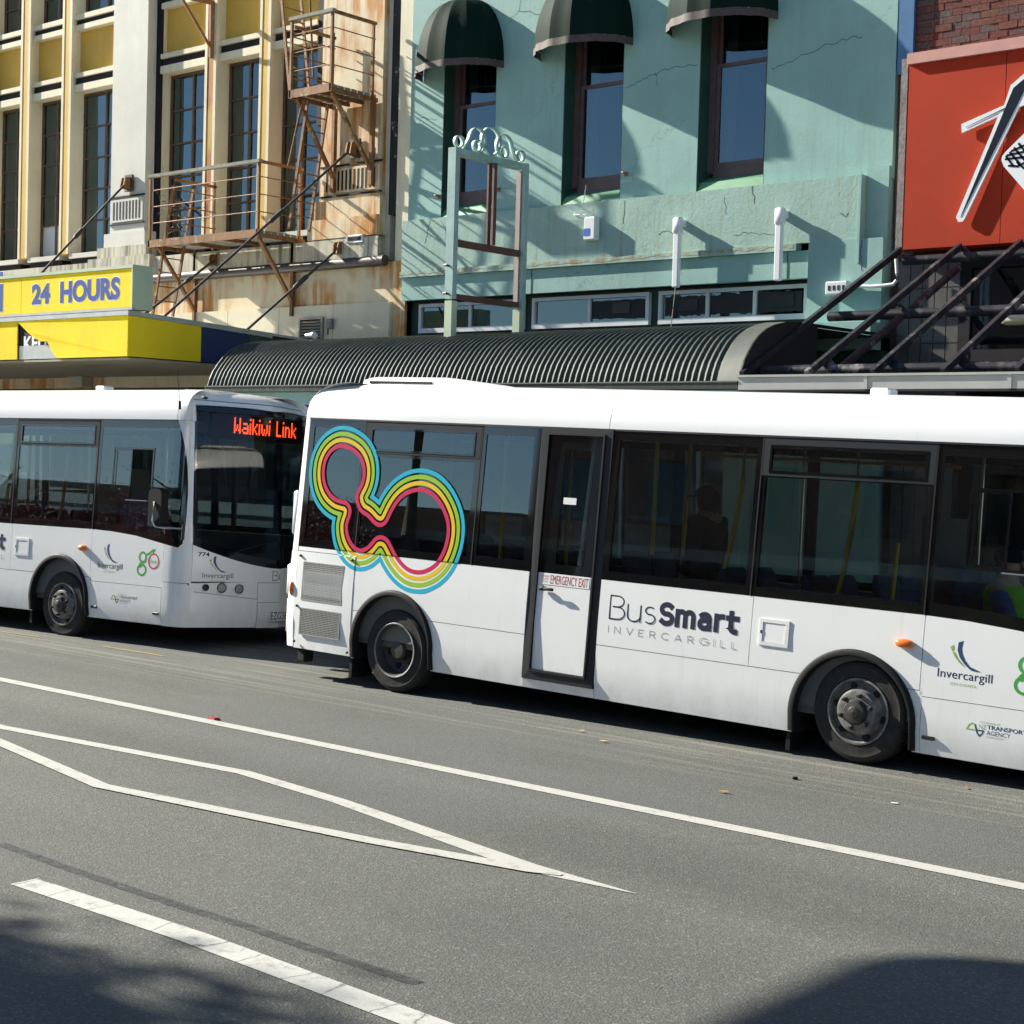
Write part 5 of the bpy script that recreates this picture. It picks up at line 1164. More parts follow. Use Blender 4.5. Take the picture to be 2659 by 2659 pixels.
for wd_, yy, mt in ((.06, 14.2185, 'sign_white'), (.045, 14.2165, 'sign_blue')):
    g_ = .0 if wd_ > .05 else .012
    text_mesh('lettering', '24', (SX(Z5, 225, 600, 14.22)+g_, SX(Z5, 362, 600, 14.22)-g_, hb+g_, ht-g_), L_(yy), M[mt], sg, wd_, 6)
    text_mesh('lettering', 'HOURS', (SX(Z5, 428, 600, 14.22)+g_, SX(Z5, 862, 600, 14.22)-g_, hb+g_-.01, ht-g_+.01), L_(yy), M[mt], sg, wd_, 6)
    x = SX(Z5, 8, 620, 14.22); v, f = ribbon_mesh([[(x, hb-.02), (x, hb+.33)], [(x, hb+.50), (x, hb+.52)]], .12-g_*2, L_(yy)); mk('lettering', v, f, M[mt], sg)

# ------------------------------------------------------------------ pale green building
gx0, gx1 = JOINT, SX(Z4, 1325, 300, 18.0)
gb_ = empty('green_building', (-13.5, 18.2, .15), 'pale green rendered building with three sash windows under dark dome awnings', 'building')
gp_ = lambda n, mb, mt, sm=None: wpart(n, mb, M[mt], gb_, sm)
zled = 5.92
wins = [(SX(Z3, 413, 1000, 18.), SX(Z3, 787, 1000, 18.)), (SX(Z3, 1272, 1000, 18.), SX(Z3, 1696, 1000, 18.)), (SX(Z4, 391, 500, 18.), SX(Z4, 710, 500, 18.))]
zw0 = SZ(Z3, 1480, 1455, 18.); zw1 = 8.75
xs = [gx0]+[q for w in wins for q in w]+[gx1]
for a, b in zip(xs[0::2], xs[1::2]): gp_('wall', MB().box(a, b, 18., 18.5, zled-.05, 11.), 'green')
for (a, b) in wins:
    gp_('wall', MB().box(a, b, 18., 18.5, zw1, 11.), 'green'); gp_('wall', MB().box(a, b, 18.02, 18.5, zled-.05, zw0), 'green')
    gp_('reveal', MB().box(a, a+.012, 18.004, 18.28, zw0, zw1).box(b-.012, b, 18.004, 18.28, zw0, zw1), 'green_dark')
    gp_('sill', MB().loft([[(a+.012, 18.0, zw0), (a+.012, 18.3, zw0), (a+.012, 18.3, zw0+.24), (a+.012, 18.06, zw0+.13)], [(b-.012, 18.0, zw0), (b-.012, 18.3, zw0), (b-.012, 18.3, zw0+.24), (b-.012, 18.06, zw0+.13)]], True, True), 'green_sill')
    y = 18.24; zb = zw0+.30; zm = zb+1.42
    wf = gp_('sash_window', MB().box(a+.015, a+.11, y-.02, y+.08, zb-.02, zw1).box(b-.11, b-.015, y-.02, y+.08, zb-.02, zw1).box(a+.11, b-.11, y-.02, y+.08, zb-.1, zb), 'purple_frame')
    lo_ = gp_('lower_sash', MB().box(a+.112, a+.17, y, y+.04, zb+.002, zm).box(b-.17, b-.112, y, y+.04, zb+.002, zm).box(a+.17, b-.17, y, y+.04, zb+.002, zb+.11).box(a+.17, b-.17, y, y+.04, zm-.05, zm), 'purple_frame'); lo_.parent = wf
    up_ = gp_('upper_sash', MB().box(a+.112, a+.16, y+.045, y+.08, zm-.06, zw1).box(b-.16, b-.112, y+.045, y+.08, zm-.06, zw1).box(a+.16, b-.16, y+.045, y+.08, zm-.06, zm), 'purple_frame'); up_.parent = wf
    for z0, z1, yy in ((zb+.11, zm-.05, y+.02), (zm, zw1, y+.062)): o = gp_('pane', MB().quad((a+.15, yy, z0), (b-.15, yy, z0), (b-.15, yy, z1), (a+.15, yy, z1)), 'pglass'); o.parent = wf
for (a, b) in wins:
    for x0_, x1_ in ((a+.16, a+.16+(b-a)*.16), (b-.16-(b-a)*.1, b-.16)):
        m_ = MB(); n_ = 10; m_.loft([[(x0_+(x1_-x0_)*i/n_, 18.40+.02*(i % 2), zw0+.35) for i in range(n_+1)], [(x0_+(x1_-x0_)*i/n_, 18.40+.02*(i % 2), zw1) for i in range(n_+1)]], False); gp_('curtain', m_, 'cream_white')
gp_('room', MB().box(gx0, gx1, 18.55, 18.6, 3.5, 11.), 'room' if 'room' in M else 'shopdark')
# ledge band, moulding, lower band
lx1 = SX(Z4, 1168, 900, 17.88)
gp_('ledge_band', MB().box(gx0, lx1, 17.88, 18.0, 5.14, zled), 'green_rough'); gp_('moulding', MB().box(gx0, lx1-.9, 17.85, 18.0, 5.05, 5.135), 'green_rough')
xl = SX(Z4, 918, 1200, 17.9); zlin = 4.70
gp_('lower_band', MB().box(gx0, xl-.003, 17.9, 18.0, zlin, 5.047), 'green')
for x in (SX(Z9, 1465, 700, 17.9), SX(Z4, 810, 1250, 17.9)): gp_('seam', MB().box(x, x+.012, 17.894, 17.8995, zlin, 5.04), 'green_dark')
# pier at the right with recessed strip beside it
gp_('pier', MB().box(xl, gx1-.01, 17.86, 18.3, 3.95, SZ(Z4, 1040, 1140, 17.88)), 'green'); zs2 = SZ(Z4, 1240, 1240, 17.95)
gp_('recess_strip', MB().box(lx1+.003, gx1-.02, 17.97, 18.3, zs2, zled+.1), 'green'); gp_('edge_strip', MB().box(gx1-.12, gx1, 17.9, 18.3, zs2, 11.), 'green') if False else None
gp_('band_end', MB().box(lx1-.03, lx1, 17.84, 17.879, zs2-.02, zled), 'green')
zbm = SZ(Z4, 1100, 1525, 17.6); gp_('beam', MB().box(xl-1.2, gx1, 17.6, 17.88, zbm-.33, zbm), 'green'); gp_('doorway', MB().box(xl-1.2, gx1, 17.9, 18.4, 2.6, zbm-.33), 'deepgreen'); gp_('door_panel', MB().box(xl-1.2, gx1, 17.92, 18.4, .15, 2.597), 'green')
M['crack'] = plain('hairline_crack', (.06, .085, .075), .9)
def crack(zf, pts, Y, w=.011, seed=0):
    rr = random.Random(seed); P = [S(*zf(*p), Y) for p in pts]; out = []
    for a, b in zip(P, P[1:]):
        for i in range(6): q = a+(b-a)*i/6; out.append((q.x+rr.uniform(-.018, .018), q.z+rr.uniform(-.022, .022)))
    out.append((P[-1].x, P[-1].z)); v, f = ribbon_mesh([out], w, lambda x, z, o=0.: (x-gb_.location.x, Y-.0015-gb_.location.y, z-gb_.location.z)); mk('crack', v, f, M['crack'], gb_)
for i, (zf, pts, Y) in enumerate(((Z4, [(40, 420), (130, 375), (190, 350), (260, 320), (385, 308)], 18.), (Z4, [(190, 350), (198, 410)], 18.), (Z4, [(730, 330), (850, 280), (990, 215), (1110, 180), (1165, 178)], 18.), (Z3, [(865, 190), (960, 70), (975, -30)], 18.), (Z3, [(960, 70), (1110, 105)], 18.), (Z3, [(250, 850), (370, 855)], 18.), (Z3, [(320, 1590), (300, 1690), (280, 1740)], 17.88), (Z3, [(400, 1575), (435, 1630), (430, 1720)], 17.88), (Z4, [(648, 890), (656, 965)], 17.88), (Z4, [(515, 930), (522, 1015)], 17.88), (Z4, [(40, 950), (35, 1060)], 17.88), (Z4, [(1060, 1010), (1085, 1025), (1100, 1008)], 17.88), (Z4, [(200, 1110), (240, 1095), (300, 1120)], 17.88), (Z4, [(560, 1120), (600, 1100), (680, 1115), (760, 1105)], 17.88), (Z4, [(1165, 1140), (1160, 1200), (1166, 1285)], 17.86))): crack(zf, pts, Y, .006 if i % 2 else .009, i)
M['rustline'] = stained('rusty_peeling_edge', (.36, .44, .35), (.26, .15, .07), 1., .8, thr=(.4, .6), bmp=.5, blot=1., blotc=(.50, .50, .40))
rr = random.Random(11); up_ = []; dn_ = []
for i in range(60): x = gx0+.02+(lx1-.95-gx0)*i/59; up_.append((x, 5.128+rr.uniform(-.004, .006))); dn_.append((x, 5.095+rr.uniform(-.03, .015)))
gp_('peeling_edge', MB().prism(up_+dn_[::-1], lambda p: (p[0], 17.8475, p[1]), lambda p: (p[0], 17.849, p[1])), 'rustline')
# strip of low windows
zsb = SZ(Z9, 900, 1200, 18.08)
for (l, r_, t) in ((Z9(350, 1000), Z9(1395, 1000), 2), (Z9(1485, 1000), (1688, 780), 2), ((1713, 780), (2099, 770), 3)):
    a = S(*l, 18.08).x; b = S(*r_, 18.08).x; z0, z1 = zsb, zlin-.05
    w = gp_('strip_window', MB().box(a, a+.05, 18.05, 18.12, z0, z1).box(b-.05, b, 18.05, 18.12, z0, z1).box(a+.05, b-.05, 18.05, 18.12, z0, z0+.07).box(a+.05, b-.05, 18.05, 18.12, z1-.05, z1), 'whiteframe')
    for k in range(t):
        c0, c1 = a+.05+(b-a-.1)*k/t, a+.05+(b-a-.1)*(k+1)/t
        if k: o = gp_('mullion', MB().box(c0-.025, c0+.025, 18.06, 18.11, z0+.07, z1-.05), 'whiteframe'); o.parent = w
        dark = (t == 3) or (k == 1 and abs(b-a) < 3.2 and l[0] > 1300)
        o = gp_('pane', MB().quad((c0+.02, 18.09, z0+.07), (c1-.02, 18.09, z0+.07), (c1-.02, 18.09, z1-.05), (c0+.02, 18.09, z1-.05)), 'pglass'); o.parent = w
        if dark:
            jag = [(c0+.03, z0+.08)]; n = 12
            rr = random.Random(k+int(a*10)); top = []; botm = []
            for i in range(n+1): x = c0+.04+(c1-c0-.08)*i/n; botm.append((x, z0+.09+rr.random()*.03)); top.append((x, z1-.065-rr.random()*.03))
            po = botm+top[::-1]; o = gp_('black_board', MB().prism(po, lambda p: (p[0], 18.084, p[1]), lambda p: (p[0], 18.0875, p[1])), 'shopdark'); o.parent = w
            if k != 1 or t == 2: xm = (c0+c1)/2+.05; o = gp_('extractor', MB().box(xm-.14, xm+.16, 18.07, 18.083, z0+.17, z1-.12), 'frame'); o.parent = w
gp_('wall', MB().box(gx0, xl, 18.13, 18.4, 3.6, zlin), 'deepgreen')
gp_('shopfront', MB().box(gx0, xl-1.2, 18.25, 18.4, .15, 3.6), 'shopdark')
for k in range(5): a = gx0+.3+1.3*k; gp_('shop_window', MB().quad((a, 18.2, .5), (a+1.22, 18.2, .5), (a+1.15, 18.2, 2.7), (a, 18.2, 2.7)), 'pglass'); gp_('shop_panel', MB().box(a, a+1.22, 18.205, 18.24, .5, 2.7), 'shopblue' if k >= 1 else 'green_dark')
# dome awnings
def awning(cx, label, seed):
    rt = empty('window_awning', (cx, 18.0, 8.12), label, 'awning', 'dark green dome awnings over the sash windows'); hw, dp, ht = .82, .62, 1.02; rnd = random.Random(seed)
    gores = 7; n = gores*4; rows = []; M_ = 10
    def P(a, t):   # a 0..180 plan angle, t 0..1 up the dome
        c = math.cos(R(a)); s_ = math.sin(R(a)); k = math.cos(t*math.pi/2)**.75; sag = .045*(1-abs(2*((a/180*gores) % 1)-1))
        return (c*hw*k*(1-sag), -s_*dp*k*(1-sag)-.002, ht*math.sin(t*math.pi/2))
    dom = MB()
    for g_ in range(gores):
        m = MB(); rows = []
        for j in range(M_+1): rows.append([P(180*(g_+i/4)/gores, j/M_) for i in range(5)])
        m.loft(rows, False); m.obj('gore', M['awning'], rt, 60)
    val = [[(p[0]*1.004, p[1]*1.004-.001, -.09) for p in (P(180*i/28, 0) for i in range(29))], [(p[0]*1.004, p[1]*1.004-.001, .012) for p in (P(180*i/28, 0) for i in range(29))]]
    MB().loft(val, False).obj('valance', M['awning_trim'], rt, 60)
    fr_ = MB()
    for g_ in range(1, gores): fr_.tube([tuple(Vector(P(180*g_/gores, j/8))*.985+Vector((0, .004, 0))) for j in range(9)], .01, 5)
    fr_.tube([tuple(Vector(P(180*i/20, 0))*.98+Vector((0, .0, .01))) for i in range(21)], .01, 5, False); fr_.obj('frame', M['silver'], rt)
awning(-16.70, 'dark green dome awning over the left sash window', 1); awning(-14.35, 'dark green dome awning over the middle sash window', 2); awning(-12.05, 'dark green dome awning over the right sash window, cut by the picture top', 3)
# small fittings on the green wall
al = empty('alarm_box', S(*Z3(1480, 1640), 17.82), 'white alarm box with a blue label on the green ledge band', 'alarm box')
MB().bevbox(-.10, .10, -.06, .058, -.16, .16, .015).obj('case', M['pvc'], al); MB().box(-.09, .01, -.064, -.061, -.10, -.0).obj('label_patch', M['bluebit'], al)
cb = MB(); q = S(*Z3(1440, 1325), 17.97)-al.location; cb.tube([tuple(q), tuple(q+Vector((-.02, -.01, -.2))), tuple(q+Vector((-.12, -.1, -.42))), (-.1, -.02, .2), (-.06, 0, .14)], .007, 5); cb.obj('cable', M['pvc'], al)
def downpipe(x, ztop, zbot, label):
    d = empty('pipe', (x, 17.75, zbot), label, 'pipe', 'white pipes on the green wall'); L = ztop-zbot
    MB().bevbox(-.045, .045, -.04, .04, 0, L-.2, .012).obj('pipe_body', M['pvc'], d); MB().bevbox(-.06, .06, -.05, .055, L-.22, L, .02).obj('elbow', M['pvc'], d, 40); MB().box(-.045, .045, .045, .13, L-.12, L-.03).obj('wall_stub', M['pvc'], d)
downpipe(SX(Z4, 288, 1200, 17.75), SZ(Z4, 288, 1030, 17.75), SZ(Z4, 288, 1362, 17.75), 'white pipe on the green wall nearer the alarm box'); downpipe(SX(Z4, 772, 1150, 17.75), SZ(Z4, 772, 985, 17.75), SZ(Z4, 772, 1330, 17.75), 'white pipe on the green wall nearer the red sign')
wire = empty('hanging_wire', (-10.9, 15.5, 3.2), 'thin wire hanging from a white pipe down to the corrugated canopy', 'wire')
p0 = S(*Z7(1805, 130), 17.7); p1 = S(*Z7(1745, 640), 14.5); p2 = S(*Z7(1728, 830), 14.22); wpart('strand', MB().tube([p0, p0*.5+p1*.5-Vector((0, 0, .03)), p1, p2], .006, 5), M['rod'], wire)
jn = empty('cable_box', S(*Z8(262, 512), 17.78), 'white cable box with a conduit on the green pier', 'box'); MB().bevbox(-.15, .15, -.05, .07, -.08, .08, .012).obj('case', M['pvc'], jn)
for k in range(4): MB().box(-.11+k*.065, -.08+k*.065, -.054, -.0502, -.03, .03).obj('slot', M['frame'], jn)
w_ = lambda x, y: tuple(S(*Z8(x, y), 17.82)-jn.location); MB().tube([w_(325, 492), w_(560, 498), w_(680, 488), w_(760, 478), w_(790, 440), w_(793, 380), w_(785, 250)], .022, 8).obj('conduit', M['pvc'], jn, 60); MB().tube([w_(222, 545), w_(222, 585)], .016, 6).obj('stub', M['pvc'], jn)
for (zx, zy, lb) in ((Z3(380, 1408), None, 'left'), (Z3(808, 1358), None, 'middle'), (Z3(1718, 1245), None, 'right')):
    q = S(*zx, 17.97); hk = empty('wall_hook', q, 'rusty wall hook on the green wall, the %s one of three' % lb, 'hook', 'rusty hooks on the green wall'); MB().tube([(0, .03, 0), (0, -.08, .01), (.05, -.1, .0)], .012, 6).obj('hook', M['rust'], hk); MB().box(-.03, .03, .02, .028, -.03, .03).obj('plate', M['rust'], hk)

# ------------------------------------------------------------------ corrugated canopy
cc = empty('corrugated_canopy', (-13.5, 14.28, 3.2), 'dark green curved corrugated iron canopy in front of the green building', 'canopy')
prof = [(14.28, 3.20), (14.31, 3.29), (14.365, 3.40), (14.44, 3.50), (14.53, 3.60), (14.64, 3.69), (14.78, 3.765), (14.95, 3.82), (15.15, 3.86), (15.4, 3.88), (15.8, 3.885), (17.86, 3.90)]
cx0, cx1 = -17.86, -9.48; pitch = .083; nseg = int((cx1-cx0)/pitch)*8; rows = []
for i in range(nseg+1):
    x = cx0+(cx1-cx0)*i/nseg; w = .5+.5*math.cos(2*math.pi*(x-cx0)/pitch); h = .022*(w**.9); row = []
    for j, (y, z) in enumerate(prof):
        a = prof[max(0, j-1)]; b = prof[min(len(prof)-1, j+1)]; d = (b[0]-a[0], b[1]-a[1]); l = math.hypot(*d); row.append((x, y-d[1]/l*h, z+d[0]/l*h))
    rows.append(row)
wpart('corrugated_sheet', MB().loft(rows, False), M['corr'], cc, 80)
def off_prof(o): return [(y-(prof[min(j+1, 11)][1]-prof[max(j-1, 0)][1])/max(1e-6, math.hypot(prof[min(j+1, 11)][0]-prof[max(j-1, 0)][0], prof[min(j+1, 11)][1]-prof[max(j-1, 0)][1]))*o, z+(prof[min(j+1, 11)][0]-prof[max(j-1, 0)][0])/max(1e-6, math.hypot(prof[min(j+1, 11)][0]-prof[max(j-1, 0)][0], prof[min(j+1, 11)][1]-prof[max(j-1, 0)][1]))*o) for j, (y, z) in enumerate(prof)]
fb_ = off_prof(.026); wpart('end_flashing', MB().loft([[(-9.48, y, z) for y, z in fb_], [(-9.215, y, z) for y, z in fb_]], False), M['corr_band'], cc, 60)
cap = [(y, z) for y, z in fb_[:11]]+[(15.8, 3.2)]
wpart('end_cap', MB().prism(cap, lambda p: (-9.215, p[0], p[1]), lambda p: (-9.235, p[0], p[1])), M['under'], cc); wpart('end_cap', MB().prism(cap, lambda p: (-17.88, p[0], p[1]), lambda p: (-17.862, p[0], p[1])), M['corr'], cc)
wpart('gutter', MB().box(-17.86, -9.2, 14.2, 14.275, 3.12, 3.195), M['corr'], cc); wpart('gutter_lip', MB().box(-17.86, -9.2, 14.19, 14.205, 3.19, 3.205), M['corr_band'], cc)
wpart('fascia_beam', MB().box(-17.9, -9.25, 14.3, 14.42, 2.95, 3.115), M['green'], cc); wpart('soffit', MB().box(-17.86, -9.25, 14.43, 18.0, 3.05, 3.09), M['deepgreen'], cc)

# ------------------------------------------------------------------ projecting sign frame with scrolls
sf = empty('sign_frame', (-14.07, 15.7, 3.85), 'empty aqua sign frame with scrollwork standing on the corrugated canopy', 'sign frame')
X_, ya, yb2, zt_, zb_ = -14.005, 15.0, 16.32, 6.2, 4.31
fq = lambda n, mb, mt, sm=None: wpart(n, mb, M[mt], sf, sm)
fq('upright', MB().box(X_-.065, X_+.065, ya-.06, ya+.02, zb_, zt_), 'signframe'); fq('upright', MB().box(X_+.012, X_+.065, yb2-.04, yb2+.04, zb_-.02, zt_), 'signframe'); fq('inner_upright', MB().box(X_-.065, X_+.009, yb2-.06, yb2+.0, zb_, zt_-.1), 'signframe_in')
fq('head_rail', MB().box(X_-.06, X_+.06, ya+.022, yb2-.045, zt_-.09, zt_-.005), 'signframe'); fq('cross_rail', MB().box(X_-.04, X_+.04, ya+.022, yb2-.065, 4.98, 5.06), 'redox'); fq('cross_rail', MB().box(X_-.04, X_+.04, ya+.022, yb2-.065, zb_, zb_+.07), 'redox')
for dx in (-.03, .06): fq('mid_bar', MB().box(X_+dx-.015, X_+dx+.015, 15.66, 15.72, 5.062, zt_-.092), 'redox')
for y in (ya-.01, yb2-.02): fq('post', MB().box(X_-.06, X_+.06, y-.05, y+.05, 3.8, zb_-.022), 'sign_edge')
def scroll(pts, n='scroll'):
    m = MB(); k = len(pts); rows = [[(X_-.035, y, z) for y, z in pts], [(X_+.035, y, z) for y, z in pts]]; m.loft(rows, False); o = fq(n, m, 'signframe', 60); md = o.modifiers.new('thick', 'SOLIDIFY'); md.thickness = .008; return o
A_ = lambda cy_, cz, ry, rz, a0, a1, n=16: arc(cy_, cz, ry, rz, a0, a1, n)
zt0 = zt_; ym = (ya+yb2)/2
scroll(A_(ym, zt0+.19, .18, .18, -110, 290)); scroll(A_(ya+.06, zt0+.09, .075, .075, -90, 250)); scroll(A_(yb2-.08, zt0+.09, .075, .075, -90, 250))
scroll([(ya+.14, zt0+.01), (ya+.24, zt0+.16)]+A_(ya+.40, zt0+.16, .15, .16, 150, -70)+[(ya+.42, zt0+.02)]); scroll([(yb2-.14, zt0+.01), (yb2-.24, zt0+.16)]+A_(yb2-.40, zt0+.16, .15, .16, 30, 250)+[(yb2-.42, zt0+.02)])
scroll(A_(ya+.40, zt0+.09, .07, .075, 60, 400)); scroll(A_(yb2-.40, zt0+.09, .07, .075, -220, 120))
for z in (zb_+.06, 4.72): fq('bolt', MB().tube([(X_+.0, ya-.06, z), (X_+.0, ya-.15, z+.0), (X_+.06, ya-.16, z)], .014, 6), 'rod')

# ------------------------------------------------------------------ red sign, brick wall, tiled shop at the right
rb = empty('brick_building', (-6, 18.2, .15), 'brick building at the right with a charcoal tiled shopfront behind a steel canopy frame', 'building')
rp = lambda n, mb, mt: wpart(n, mb, M[mt], rb)
bxl = SX(Z4, 1428, 60, 18.05)
M['mortar'] = plain('dark_mortar', (.085, .05, .042), .95, var=.2, vscale=9, bmp=.3)
rp('wall', MB().box(gx1+.02, 3, 18.06, 18.5, .15, 11), 'mortar')
bm_ = [plain('brick_red', (.125, .038, .028), .9, var=.5, vscale=25, bmp=.4), plain('brick_dark', (.10, .05, .045), .9, var=.5, vscale=25, bmp=.4), plain('brick_brown', (.14, .052, .036), .9, var=.5, vscale=25, bmp=.4), plain('brick_grey', (.095, .062, .056), .9, var=.5, vscale=25, bmp=.4)]
protos = []
zbk = 7.05; row = 0; cnt = 0; rnd = random.Random(5)
while zbk < 8.9 and cnt < 290:
    x = bxl-.115*(row % 2)
    while x < -6.6 and cnt < 290:
        if x >= bxl-.12:
            k = rnd.choice((0, 0, 1, 2, 3))
            if len(protos) <= k or True:
                key = 'bk%d' % k
                if key not in M:
                    o = MB().box(0, .226, -.015, .02, 0, .079).obj('brick', bm_[k], rb); o.location = Vector((max(x, bxl), 18.05, zbk))-rb.location; M[key] = o
                else: o = again(M[key], rb, Vector((max(x, bxl), 18.05+rnd.uniform(-.006, .004), zbk))-rb.location)
                cnt += 1
        x += .232
    zbk += .084; row += 1
rp('blue_cladding', MB().box(gx1+.03, bxl-.01, 17.98, 18.05, SZ(Z4, 1380, 350, 18.), 11), 'blueclad')
# shop: tiles and dark glazing
tx0, tx1 = SX(Z8, 806, 500, 17.98), SX(Z8, 1362, 500, 17.98); tz1, tz0 = SZ(Z8, 1000, 270, 17.98), 2.9
rp('tile_backing', MB().box(tx0, tx1, 17.99, 18.06, .15, tz1), 'grout'); tw = (tx1-tx0)/5; th = .33; tile = None; z = tz1
while z > 1.2:
    for k in range(5):
        if tile is None: tile = MB().box(.006, tw-.006, -.012, .008, -th+.006, -.006).obj('tile', M['tile'], rb); tile.location = Vector((tx0+k*tw, 17.98, z))-rb.location
        else: again(tile, rb, Vector((tx0+k*tw, 17.98+random.uniform(-.003, .003), z))-rb.location)
    z -= th
rp('shop_frame', MB().box(tx1+.002, tx1+.14, 17.96, 18.06, .15, tz1).box(tx1+.14, 3, 17.96, 18.055, tz1-.12, tz1).box(tx1+.14, 3, 17.965, 18.055, 3.62, 3.76), 'blackband')
for a, b, z0, z1 in ((tx1+.14, tx1+1.9, 3.76, tz1-.12), (tx1+1.96, tx1+4, 3.76, tz1-.12), (tx1+.14, tx1+1.9, 1., 3.62), (tx1+1.96, tx1+4, 1., 3.62)): rp('shop_glass', MB().quad((a, 18.0, z0), (b, 18.0, z0), (b, 18.0, z1), (a, 18.0, z1)), 'pglass')
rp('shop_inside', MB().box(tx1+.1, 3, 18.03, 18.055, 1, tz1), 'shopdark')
rp('concrete_nib', MB().box(SX(Z4, 1340, 800, 17.75), SX(Z4, 1372, 800, 17.75)-.003, 17.72, 18.05, SZ(Z4, 1345, 1195, 17.75), SZ(Z4, 1365, 282, 17.75)), 'concrete')
rs = empty('red_sign', (-7, 17.7, 6), 'large red sign with white edged black chopstick lettering and a noodle bowl', 'sign')
Yr = 17.70; qp = lambda n, mb, mt: wpart(n, mb, M[mt], rs)
rx0 = SX(Z4, 1372, 800, Yr); rz1 = SZ(Z4, 1378, 312, Yr); rz0 = SZ(Z4, 1358, 1183, Yr); rj = SX(Z4, 1838, 600, Yr)
ZS = lambda x, y: (2300+x*.28473, 150+y*.28473)
for a, b in ((rx0, rj-.004), (rj+.004, rj+2.4), (rj+2.408, rj+4.8)): qp('sign_panel', MB().box(a, b, Yr, Yr+.03, rz0, rz1), 'redsign')
qp('sign_case', MB().box(rx0+.01, rj+4.8, Yr+.033, 18.04, rz0+.01, rz1+.1), 'redsign'); m = MB(); m.box(rx0-.01, rj+4.8, Yr-.05, 18.0, rz1+.003, rz1+.13); qp('capping', m, 'pinkcap')
W2 = lambda pts, Y: [(S(*ZS(*p), Y).x, S(*ZS(*p), Y).z) for p in pts]
Yl = Yr-.06
def cut(name, pts, y0, y1, mt): p = W2(pts, Yl); return qp(name, MB().prism(p, lambda q: (q[0], y0, q[1]), lambda q: (q[0], y1, q[1])), mt)
long_w = [(640, 1455), (660, 1497), (700, 1495), (725, 1455), (1215, 448), (1290, 420), (1290, 120), (1140, 250), (1080, 430), (1015, 555), (960, 690)]
cut('letter_backing', long_w, Yl, Yl+.03, 'sign_white'); cut('letter_backing', [(688, 605), (693, 685), (1030, 530), (1082, 430)], Yl+.002, Yl+.03, 'sign_white')
cut('letter_stroke', [(680, 1455), (690, 1440), (1215, 400), (1290, 250), (1290, 170), (1165, 275), (1085, 470)], Yl-.004, Yl-.001, 'dark_ink'); cut('letter_stroke', [(725, 635), (735, 633), (1085, 468), (1085, 458)], Yl-.004, Yl-.001, 'dark_ink')
bowl = [(1055, 935), (1060, 900), (1090, 860), (1180, 770), (1262, 690), (1400, 600), (1500, 700), (1500, 1100), (1400, 1240), (1262, 1205), (1180, 1110), (1075, 990)]
cut('bowl_backing', bowl, Yl, Yl+.03, 'sign_white')
for a, b in (((1100, 900), (1160, 985)), ((1135, 865), (1215, 960)), ((1175, 825), (1262, 930)), ((1215, 785), (1300, 890)), ((1095, 925), (1262, 905)), ((1110, 890), (1290, 850)), ((1150, 850), (1262, 800)), ((1200, 955), (1262, 1010)), ((1125, 985), (1200, 990)), ((1200, 990), (1300, 940))):
    p = W2([a, b], Yl); v, f = ribbon_mesh([p], .025, lambda x, z, o=0.: (x-rs.location.x, Yl-.003-rs.location.y, z-rs.location.z)); mk('noodle_line', v, f, M['dark_ink'], rs)
# steel canopy frame
st = empty('steel_canopy_frame', (-7, 14.25, 3.2), 'bare black steel canopy frame of sloping bars and pipes with a grey gutter', 'canopy')
tp = lambda n, mb, mt, sm=None: wpart(n, mb, M[mt], st, sm)
bxs = [-9.196, -8.43, -7.70, -6.965, -6.235, -5.5, -4.77]
for x in bxs:
    tp('sloping_bar', MB().bar((x, 14.27, 3.27), (x, 17.6, 4.93), .05, .07), 'blacksteel')
for y, z, x0 in ((14.62, 3.33, -9.17), (16.1, 4.02, -9.25), (17.62, 4.80, -9.15)):
    tp('pipe_rail', MB().tube([(x0, y, z), (-4.5, y, z)], .055, 12), 'blacksteel', 60)
    for x in bxs[1:]: tp('cleat', MB().prism([(-.09, 0), (.09, 0), (0, .09)], lambda p: (x+.05+p[0], y-.01, z+.03+p[1]), lambda p: (x+.05+p[0], y+.01, z+.03+p[1])), 'blacksteel')
for (ya_, za_, yb_2, zb_2) in ((14.7, 3.40, 15.95, 4.02), (16.2, 4.14, 17.3, 4.70)): tp('brace_pipe', MB().tube([(-8.30, ya_, za_-.06), (-8.30, yb_2, zb_2-.06)], .045, 10), 'blacksteel', 60)
for a, b in zip([-9.2]+[-7.73+1.46*k for k in range(3)], [-7.73+1.46*k for k in range(4)]): tp('gutter_fascia', MB().box(a+.008, b-.008, 14.2, 14.24, 3.11, 3.235), 'greyfascia'); tp('gutter_joint', MB().box(b-.02, b+.02, 14.19, 14.199, 3.11, 3.25), 'greyfascia')
tp('gutter_lip', MB().box(-9.22, -3.3, 14.18, 14.26, 3.238, 3.262), 'greyfascia'); tp('gutter_base', MB().box(-9.2, -3.3, 14.2, 14.4, 3.09, 3.108), 'under')
lf = empty('batten_light', pt(Z8, 1870, 775, 17.2), 'yellowed capsule shaped light fitting under the red sign', 'light fitting'); MB().lathe([(-.2, .02), (-.17, .06), (-.12, .085), (.5, .085), (.55, .06), (.57, .01)], 14, 'x').obj('diffuser', M['bulb'], lf, 40); MB().box(-.1, .5, .05, .12, -.05, .05).obj('base', M['pvc'], lf); MB().tube([(.2, .1, 0), (.2, .8, 0)], .015, 6).obj('bracket', M['blacksteel'], lf)

